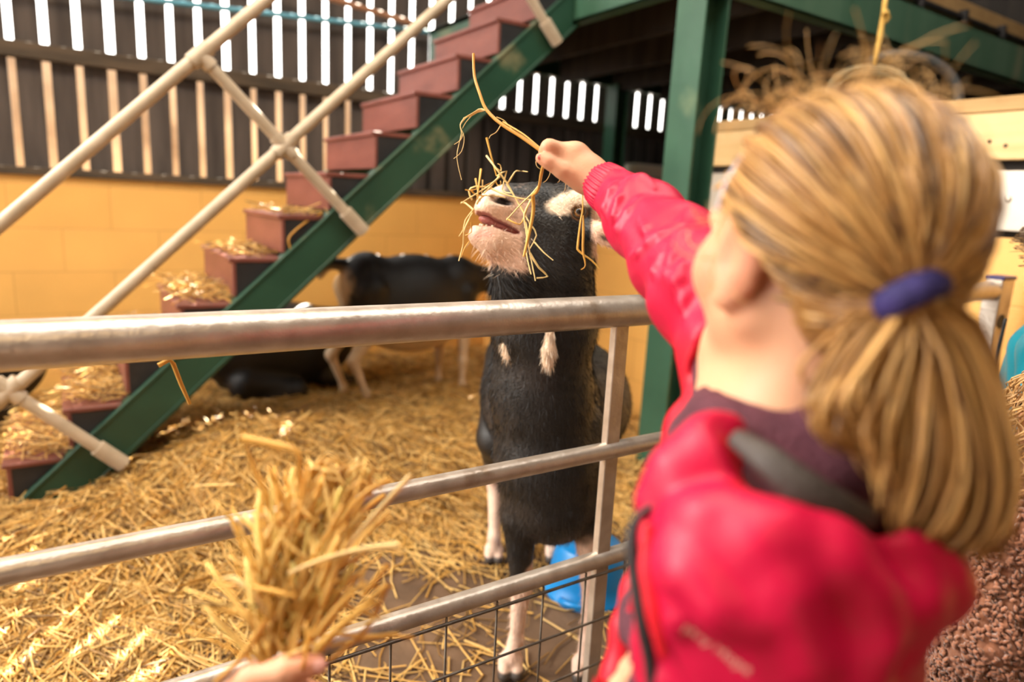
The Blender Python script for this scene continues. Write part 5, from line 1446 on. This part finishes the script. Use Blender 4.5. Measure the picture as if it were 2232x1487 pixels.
# cut back to the hairline: face, ears, neck stay bare
f.ell(hp_(0.092, 0, -0.022), (0.070, 0.11, 0.094), AHh, 0.010, 'sub')
f.ell(hp_(0.008, 0, -0.048), (0.036, 0.12, 0.058), AHh, 0.010, 'sub')
f.ell(hp_(-0.015, 0, -0.115), (0.060, 0.12, 0.055), AHh, 0.010, 'sub')
f.half(hp_(0.014, 0, 0), hf - hu * 0.46, 0.012)
f.warp(lambda X, Y, Z: 0.0012 * np.sin(230 * X + 120 * Z) * np.cos(150 * Y))
hv, hq = f.surface(1)
hairA = np.array([0.31, 0.145, 0.038]); hairB = np.array([0.58, 0.34, 0.115]); hairD = np.array([0.11, 0.055, 0.02])
ch = hairA * 0.75 * (1 + 0.25 * vnoise(hv, 40, 3))[:, None]
hair_o = link_mesh('hair', hv, hq, MAT['hair'], girl, True, ch)
hair_o['label'] = 'fair hair drawn back into a low ponytail'
rng = np.random.default_rng(5)
HN_ = vnormals(hv, hq)
# combed locks: from the hairline and crown over the cap to the tie
P0, vi = sample_surface(hv, hq, 1500, 6)
rel = (P0 - HC) @ AHh.T
tiel = (TIE - HC) @ AHh.T
npt = 13
paths = np.zeros((len(P0), npt, 3)); rad = np.zeros((len(P0), npt))
cen = hp_(-0.02, 0, 0.0)
for i in range(len(P0)):
    a = P0[i] - cen; b = TIE - cen
    ra, rb = np.linalg.norm(a), np.linalg.norm(b); ua, ub = a / ra, b / rb
    om = math.acos(np.clip(ua @ ub, -1, 1)) + 1e-6
    hump = 0.005 * max(0.0, (rel[i] @ np.array([-0.4, 0.1, 1.0])) / 0.1)
    wob = rng.normal(0, 0.0022, 3); lift = rng.uniform(-0.001, 0.0028)
    for j in range(npt):
        t = j / (npt - 1)
        u = (math.sin((1 - t) * om) * ua + math.sin(t * om) * ub) / math.sin(om)
        # follow the cap: radius of the hair ellipsoid in this direction, easing to the tie
        d_ = u @ AHh.T; off = (cen - Hc) @ AHh.T
        A_ = ((d_ / Hr) ** 2).sum(); B_ = (d_ * off / Hr ** 2).sum(); C_ = ((off / Hr) ** 2).sum() - 1
        re = (-B_ + math.sqrt(max(B_ * B_ - A_ * C_, 0))) / A_
        w = sstep(0.0, 0.15, np.array(t)) * (1 - sstep(0.72, 1.0, np.array(t)))
        lin = ra * (1 - t) + rb * t
        r_ = max(lin, re) * w + lin * (1 - w)
        paths[i, j] = cen + u * (r_ + 0.0015 + lift * math.sin(math.pi * t) + hump * math.sin(math.pi * t) ** 1.5) + wob * math.sin(math.pi * t * 1.7)
    rad[i] = rng.uniform(0.0009, 0.0024) * np.interp(np.linspace(0, 1, npt), [0, .15, .8, 1], [0.25, 1, 1, 0.7])
# keep locks that start where hair grows
ok = ~((rel[:, 0] > 0.02) & (rel[:, 2] < -0.02)) & (rel[:, 2] > -0.085)
paths, rad = paths[ok], rad[ok]; n = len(paths)
t = rng.random((n, 1)); c = hairA * (1 - t) + hairB * t
dk = rng.random((n, 1)) < 0.25; c = np.where(dk, hairD * rng.uniform(0.8, 1.8, (n, 1)), c)
v, q, per = ngon_tubes(paths, rad, 4, 8, 0.6)
o = link_mesh('combed_locks', v, q, MAT['hair'], hair_o, True, np.repeat(c, per, 0)); o['kind'] = 'stuff'
# ponytail
guides = [[(1984, 652, .404), (1928, 722, .412), (1868, 800, .405), (1822, 862, .402), (1816, 905, .402), (1850, 942, .408), (1912, 958, .415)],
          [(1984, 652, .404), (1950, 740, .408), (1902, 830, .402), (1872, 898, .398), (1886, 955, .40), (1925, 985, .403), (1965, 985, .41)],
          [(1984, 652, .404), (1975, 760, .405), (1958, 860, .40), (1948, 940, .398), (1935, 1030, .402), (1925, 1110, .406), (1935, 1150, .41)],
          [(1984, 652, .404), (2030, 760, .408), (2055, 870, .404), (2068, 980, .404), (2058, 1090, .407), (2020, 1165, .412), (1960, 1190, .42)],
          [(1984, 652, .404), (2062, 720, .412), (2105, 830, .406), (2132, 950, .406), (2142, 1070, .41), (2110, 1160, .416), (2030, 1205, .425)],
          [(1984, 652, .404), (2085, 725, .42), (2118, 830, .415), (2138, 960, .415), (2150, 1080, .418), (2146, 1160, .424), (2095, 1205, .432)],
          [(1984, 652, .404), (2080, 730, .425), (2112, 840, .43), (2130, 960, .435), (2145, 1080, .438), (2160, 1150, .44), (2155, 1200, .446)]]
GD = np.array([[at(*p) for p in g] for g in guides])
wts = np.array([0.15, 0.12, 0.04, 0.09, 0.23, 0.23, 0.14])
nt_ = 620; npt = 16
k = rng.choice(len(GD), nt_, p=wts); k2 = np.clip(k + rng.choice([-1, 1], nt_), 0, len(GD) - 1); w = rng.random(nt_) * 0.5
paths = np.zeros((nt_, npt, 3)); ts = np.linspace(0, 6, npt)
for i in range(nt_):
    g = GD[k[i]] * (1 - w[i]) + GD[k2[i]] * w[i]
    e = rng.uniform(0.86, 1.0)
    for a in range(3): paths[i, :, a] = np.interp(ts * e, np.arange(7), g[:, a])
    sm = paths[i].copy(); sm[1:-1] = 0.5 * sm[1:-1] + 0.25 * (sm[2:] + sm[:-2]); sm[1:-1] = 0.5 * sm[1:-1] + 0.25 * (sm[2:] + sm[:-2])
    spread = np.interp(np.linspace(0, 1, npt), [0, .2, .6, 1], [0.003, 0.009, 0.011, 0.008])[:, None]
    paths[i] = sm + rng.normal(0, 1, 3) * spread * 0.7 + 0.002 * np.sin(np.linspace(0, 5, npt) + rng.uniform(0, 6))[:, None] * rng.normal(0, 1, 3)
rad = rng.uniform(0.0009, 0.0024, (nt_, 1)) * np.interp(np.linspace(0, 1, npt), [0, .1, .75, 1], [0.8, 1, 0.9, 0.15])[None]
t = rng.random((nt_, 1)); c = hairA * (1 - t) + hairB * t
dk = rng.random((nt_, 1)) < 0.15; c = np.where(dk, hairD * 1.8, c)
v, q, per = ngon_tubes(paths, rad, 4, 9, 0.6)
o = link_mesh('ponytail', v, q, MAT['hair'], hair_o, True, np.repeat(c, per, 0)); o['kind'] = 'stuff'
# loose backlit hairs above the forehead and ear
nf = 190; npt = 14; paths = np.zeros((nf, npt, 3))
for i in range(nf):
    if i < 160:
        r0 = hp_(rng.uniform(-0.06, 0.06), rng.uniform(-0.05, 0.06), 0.088 - 0.012 * rng.random())
        dirv = unit(hu * rng.uniform(0.3, 0.9) + hf * rng.uniform(-0.9, 0.9) + hl * rng.uniform(-0.5, 0.8)); ln = rng.uniform(0.015, 0.06)
    else:
        r0 = hp_(rng.uniform(0.0, 0.03), 0.066, rng.uniform(-0.02, 0.03)); dirv = unit(hf * rng.uniform(-0.3, 0.5) - hu * rng.uniform(0.5, 1) + hl * 0.2); ln = rng.uniform(0.02, 0.05)
    cv = unit(np.cross(dirv, rng.normal(0, 1, 3))); tw = rng.uniform(0.8, 3.4)
    p = r0.copy()
    for j in range(npt):
        paths[i, j] = p; a = tw * j / (npt - 1)
        p = p + (dirv * math.cos(a) + cv * math.sin(a)) * ln / (npt - 1) * 1.3
rad = np.repeat(rng.uniform(0.00014, 0.00032, (nf, 1)), npt, 1)
v, q, per = ngon_tubes(paths, rad, 4, 10)
o = link_mesh('loose_hairs', v, q, MAT['hair'], hair_o, True, np.tile(hairB * 1.05, (len(v), 1))); o['kind'] = 'stuff'
# hair band and clip
ax_ = unit(at(2012, 700, 0.402) - at(1950, 590, 0.410)); s1 = unit(np.cross(ax_, B2)); s2 = np.cross(ax_, s1)
m = MB(); ring = [TIE + s1 * 0.0175 * math.cos(a) + s2 * 0.0180 * math.sin(a) for a in np.linspace(0, 2 * math.pi, 33)]
V_ = []; F_ = []
for i, p in enumerate(ring[:-1]):
    d = unit(ring[i + 1] - p); o1 = unit(p - TIE); 
    for k_ in range(12):
        a = 2 * math.pi * k_ / 12; V_.append(p + o1 * 0.0058 * math.cos(a) * (1 + 0.12 * math.sin(i * 2.1)) + ax_ * 0.0095 * math.sin(a))
for i in range(32):
    for k_ in range(12):
        a, b = i * 12 + k_, i * 12 + (k_ + 1) % 12; c2 = ((i + 1) % 32) * 12; F_.append((a, b, c2 + (k_ + 1) % 12, c2 + k_))
link_mesh('hair_band', V_, F_, MAT['band'], hair_o, True)['label'] = 'dark blue hair band'
cl = strip('hair_clip', [hp_(0.016, 0.067, 0.048), hp_(0.026, 0.067, 0.030), hp_(0.035, 0.066, 0.008)], [0.0016, 0.0028, 0.0014], MAT['clip'], hair_o, 0.5)
cl['label'] = 'pale lilac hair clip'
# ------------------------------------------------------------------ the hand in the foreground, the two people at the right edge
adult = empty('person', tuple(at(600, 1560, 0.60)), 'bare hand of a person out of view gripping the handful of straw', 'person')
f = Field(at(560, 1600, 0.52) - 0.24, at(560, 1560, 0.52) + 0.24, 0.004)
g0 = np.array([(610, 1520, .60)])
f.ell(at(588, 1545, 0.605), (0.042, 0.036, 0.030), np.array([unit(R2 - U2 * 0.15), unit(U2 + R2 * 0.15), B2]), 0.015)
f.chain([at(505, 1530, 0.585), at(552, 1480, 0.570), at(628, 1460, 0.560), at(690, 1450, 0.562)], [0.017, 0.0125, 0.0108, 0.0092], 0.008)
for k in range(4):
    y0 = 1500 + 38 * k
    f.chain([at(560, y0 + 10, 0.640), at(650, y0, 0.645), at(694, y0 + 16, 0.625), at(672, y0 + 24, 0.595), at(628, y0 + 26, 0.580)], [0.0115, 0.0108, 0.0100, 0.0092, 0.0082], 0.006)
wr = at(500, 1680, 0.57); fe = at(330, 2050, 0.46)
f.chain([at(560, 1570, 0.60), wr, fe], [0.030, 0.026, 0.036], 0.02)
v, q = f.surface(1)
cc = np.tile(SKIN * [1.0, 0.95, 0.95], (len(v), 1)); vx, vy, vd = project(v)
cc = mixc(cc, SKINR, 0.55 * np.exp(-((vx - 680) ** 2 + (vy - 1460) ** 2) / 1500.0))
link_mesh('hand', v, q, MAT['skin'], adult, True, cc)
slv = MB().tube([wr * 0.75 + fe * 0.25, wr * 0.4 + fe * 0.6, fe, fe + (fe - wr) * 0.5], [0.037, 0.042, 0.047, 0.055], 24, False)
slv.build('sleeve', MAT['rubber'], adult, True)
MB().lathe(at(696, 1452, 0.553), [(0.0001, 0.0014), (0.0036, 0.0011), (0.0052, 0.0002), (0.0058, -0.001)], 16, np.array([unit(R2), unit(U2), unit(B2 + U2 * 0.4)])).build('thumb_nail', MAT['nail_bare'], adult, True)

def bystander(name, loc, hgt, yaw, label, coat_col, coat_mat, hair_col, hair_len, fuzzy, leg_mat):
    g = empty(name, (loc[0], loc[1], 0), label, 'person')
    s = hgt / 1.25; b = np.array([loc[0], loc[1], 0.0])
    fw = np.array([math.cos(yaw), math.sin(yaw), 0]); lf = np.array([-fw[1], fw[0], 0]); A = np.array([fw, lf, up])
    def p(f_, l_, z_): return b + (fw * f_ + lf * l_ + up * z_) * s
    # body: head with face, neck, trunk, arms with hands, legs
    F = Field(b + np.array([-0.42, -0.42, 0.0]) * s, b + np.array([0.42, 0.42, 1.30]) * s, 0.0075)
    F.ell(p(-0.008, 0, 1.165), np.array([0.086, 0.070, 0.080]) * s, A, 0.02)
    F.ell(p(0.030, 0, 1.100), np.array([0.055, 0.054, 0.064]) * s, A, 0.03)
    F.ell(p(0.086, 0, 1.110), np.array([0.012, 0.010, 0.016]) * s, A, 0.012)
    for sg in (-1, 1):
        F.ell(p(-0.012, 0.070 * sg, 1.118), np.array([0.016, 0.008, 0.027]) * s, A, 0.01)
        F.chain([p(0, 0.10 * sg, 0.96), p(-0.01, 0.155 * sg, 0.75), p(0.05, 0.150 * sg, 0.56), p(0.07, 0.145 * sg, 0.49)], np.array([0.042, 0.034, 0.024, 0.020]) * s, 0.02)
        for k in range(4): F.chain([p(0.06 + 0.012 * k, 0.145 * sg, 0.49), p(0.065 + 0.014 * k, 0.142 * sg, 0.425)], np.array([0.008, 0.006]) * s, 0.005)
        F.chain([p(0.055, 0.140 * sg, 0.51), p(0.095, 0.125 * sg, 0.46)], np.array([0.009, 0.007]) * s, 0.006)
        F.chain([p(0, 0.06 * sg, 0.58), p(0.02, 0.062 * sg, 0.30), p(0, 0.065 * sg, 0.07)], np.array([0.065, 0.046, 0.034]) * s, 0.02)
        F.cap(p(-0.02, 0.065 * sg, 0.04), p(0.10, 0.07 * sg, 0.035), 0.035 * s, 0.030 * s, 0.02)
    F.cap(p(-0.01, 0, 1.06), p(-0.01, 0, 0.98), 0.045 * s, 0.05 * s, 0.02)
    F.ell(p(0, 0, 0.84), np.array([0.08, 0.11, 0.17]) * s, A, 0.04); F.ell(p(0, 0, 0.64), np.array([0.085, 0.11, 0.12]) * s, A, 0.04)
    v, q = F.surface(1); link_mesh('body', v, q, MAT['skin'], g, True, np.tile(SKIN, (len(v), 1)))
    for sg in (-1, 1):
        MB().lathe(p(0.078, 0.030 * sg, 1.137), [(0.0095 * math.sin(a), -0.0095 * math.cos(a)) for a in np.linspace(0.01, 3.13, 10)], 14, np.array([lf, up, fw])).build('eye', MAT['eye_black'], g, True)
    MB().tube([p(0.080, -0.018, 1.075), p(0.087, 0, 1.073), p(0.080, 0.018, 1.075)], 0.004 * s, 8).build('lips', MAT['nail_bare'], g, True)
    # coat
    hv_ = 0.0058 if fuzzy else 0.007
    F = Field(b + np.array([-0.36, -0.36, 0.40]) * s, b + np.array([0.36, 0.36, 1.10]) * s, hv_)
    F.ell(p(0, 0, 0.84), np.array([0.122, 0.150, 0.20]) * s, A, 0.04); F.ell(p(0, 0, 0.62), np.array([0.138, 0.158, 0.17]) * s, A, 0.04)
    for sg in (-1, 1):
        F.chain([p(0, 0.085 * sg, 0.975), p(0, 0.125 * sg, 0.93), p(-0.01, 0.175 * sg, 0.75), p(0.05, 0.165 * sg, 0.54)], np.array([0.05, 0.062, 0.058, 0.042]) * s, 0.03)
    F.chain([p(0.05 * math.cos(a) - 0.01, 0.065 * math.sin(a), 1.02 - 0.015 * math.cos(a)) for a in np.linspace(0, 6.283, 11)], np.full(11, 0.030) * s, 0.02)
    if fuzzy:
        F.ell(p(-0.10, 0, 0.94), np.array([0.05, 0.10, 0.09]) * s, A, 0.03)
    F.cap(p(-0.01, 0, 1.01), p(-0.01, 0, 1.12), 0.052 * s, 0.06 * s, 0.01, 'sub')
    if fuzzy:
        def lump(X, Y, Z):
            P = np.stack(np.broadcast_arrays(X, Y, Z), -1).reshape(-1, 3)
            n_ = 0.0065 * vnoise(P, 75, 3) + 0.004 * vnoise(P, 150, 4) + 0.012 * np.sin(22 * P[:, 2] + 14 * P[:, 0]) * np.sin(16 * P[:, 1] - 9 * P[:, 2])
            return n_.reshape(np.broadcast_shapes(X.shape, Y.shape, Z.shape))
    else:
        def lump(X, Y, Z): return 0.006 * np.sin(30 * Z + 22 * X) * np.sin(26 * Y - 18 * Z) + 0.003 * np.sin(80 * X - 60 * Z)
    F.warp(lump)
    v, q = F.surface(1)
    c = np.tile(np.array(coat_col), (len(v), 1)) * (1 + 0.18 * vnoise(v, 90 if fuzzy else 12, 3))[:, None]
    co = link_mesh('coat', v, q, coat_mat, g, True, c)
    if fuzzy:
        rg = np.random.default_rng(4); nC = 15000
        N_ = vnormals(v, q); P_, vi_ = sample_surface(v, q, nC, 5)
        pa = np.zeros((nC, 5, 3)); t1 = np.cross(N_[vi_], rg.normal(size=(nC, 3))); t1 /= np.linalg.norm(t1, axis=1)[:, None]
        r_ = rg.uniform(0.0026, 0.0042, nC)[:, None]
        for j in range(5):
            a = -0.2 + j * 0.75
            pa[:, j] = P_ + (N_[vi_] * (0.8 * np.sin(a) + 0.5) + t1 * np.cos(a)) * r_
        vv, qq, per = ngon_tubes(pa, np.tile(np.array([[0.0019, 0.0026, 0.0028, 0.0026, 0.0018]]), (nC, 1)), 3, 3)
        cl_ = np.array(coat_col) * rg.uniform(0.8, 1.25, (nC, 1))
        pile = link_mesh('pile', vv, qq, coat_mat, co, True, np.repeat(cl_, per, 0)); pile['kind'] = 'stuff'
    else:
        strip('seam', [p(0.135, 0.01, 0.98), p(0.145, 0.0, 0.80), p(0.15, 0.0, 0.55)], [0.004, 0.004, 0.004], MAT['zip'], co, 0.6)
    F = Field(b + np.array([-0.20, -0.20, 0.05]) * s, b + np.array([0.22, 0.22, 0.68]) * s, 0.008)
    F.ell(p(0, 0, 0.60), np.array([0.10, 0.125, 0.09]) * s, A, 0.03)
    for sg in (-1, 1): F.chain([p(0, 0.06 * sg, 0.56), p(0.02, 0.062 * sg, 0.30), p(0, 0.065 * sg, 0.10)], np.array([0.076, 0.056, 0.047]) * s, 0.02)
    v, q = F.surface(1); link_mesh('trousers', v, q, leg_mat, g, True)
    for sg in (-1, 1):
        F = Field(p(0, 0.065 * sg, 0) - 0.2 * s + np.array([0, 0, 0.19 * s]), p(0, 0.065 * sg, 0) + np.array([0.22, 0.22, 0.16]) * s, 0.007)
        F.cap(p(0, 0.066 * sg, 0.13), p(0, 0.066 * sg, 0.05), 0.046 * s, 0.042 * s, 0.02); F.cap(p(-0.02, 0.066 * sg, 0.042), p(0.105, 0.07 * sg, 0.038), 0.040 * s, 0.036 * s, 0.02); F.half([0, 0, 0.002], [0, 0, -1])
        v, q = F.surface(1); link_mesh('boot', v, q, MAT['boot'], g, True)
    # hair: cap plus wavy locks
    F = Field(p(0, 0, 1.13) - 0.2 * s, p(0, 0, 1.13) + 0.2 * s, 0.006)
    F.ell(p(-0.014, 0, 1.165), np.array([0.096, 0.082, 0.090]) * s, A, 0.01); F.ell(p(-0.05, 0, 1.09), np.array([0.055, 0.075, 0.08]) * s, A, 0.02)
    F.ell(p(0.095, 0, 1.09), np.array([0.07, 0.11, 0.095]) * s, A, 0.01, 'sub')
    v, q = F.surface(1)
    ho = link_mesh('hair', v, q, MAT['hair'], g, True, np.tile(np.array(hair_col) * 0.7, (len(v), 1)))
    rg = np.random.default_rng(9); P_, vi_ = sample_surface(v, q, 420, 2)
    N_ = vnormals(v, q)[vi_]; npt = 18; pa = np.zeros((420, npt, 3))
    for i in range(420):
        L_ = hair_len * s * rg.uniform(0.7, 1.0); ph = rg.uniform(0, 6.28); e = unit(np.cross(N_[i], up)); o_ = (P_[i] - p(-0.02, 0, 0)) * [1, 1, 0]; o_ = unit(o_)
        for j in range(npt):
            t = j / (npt - 1)
            pa[i, j] = P_[i] + N_[i] * 0.004 + o_ * (0.045 * s * min(1, t * 2.2) + 0.02 * s * t) - up * L_ * t + (e * math.sin(ph + t * 16) + o_ * math.cos(ph + t * 16)) * 0.012 * min(1, t * 3)
    vv, qq, per = ngon_tubes(pa, rg.uniform(0.0009, 0.002, (420, 1)) * np.interp(np.linspace(0, 1, npt), [0, .8, 1], [1, 1, .2])[None], 4, 3, 0.6)
    t = rg.random((420, 1)); lk = link_mesh('locks', vv, qq, MAT['hair'], ho, True, np.repeat(np.array(hair_col) * (0.6 + 0.8 * t), per, 0)); lk['kind'] = 'stuff'
    return g
MAT['fleece'] = mat_attr('brown_teddy_fleece', 0.9, 0.4, 260, spec=0.15, sheen=0.4)
MAT['teal'] = mat_attr('teal_waterproof', 0.42, 0.2, 60, spec=0.5, var=0.15, vscale=8)
bystander('person', (1.13, 0.315), 1.00, math.radians(80), 'person with curly fair hair in a brown teddy fleece, half hidden at the right edge', (0.25, 0.105, 0.058), MAT['fleece'], (0.55, 0.33, 0.13), 0.24, True, MAT['denim'])
bystander('person', (1.885, 0.57), 1.20, math.radians(95), 'person in a teal waterproof coat standing beside the end of the gate', (0.0, 0.17, 0.24), MAT['teal'], (0.10, 0.055, 0.025), 0.03, False, MAT['boot'])
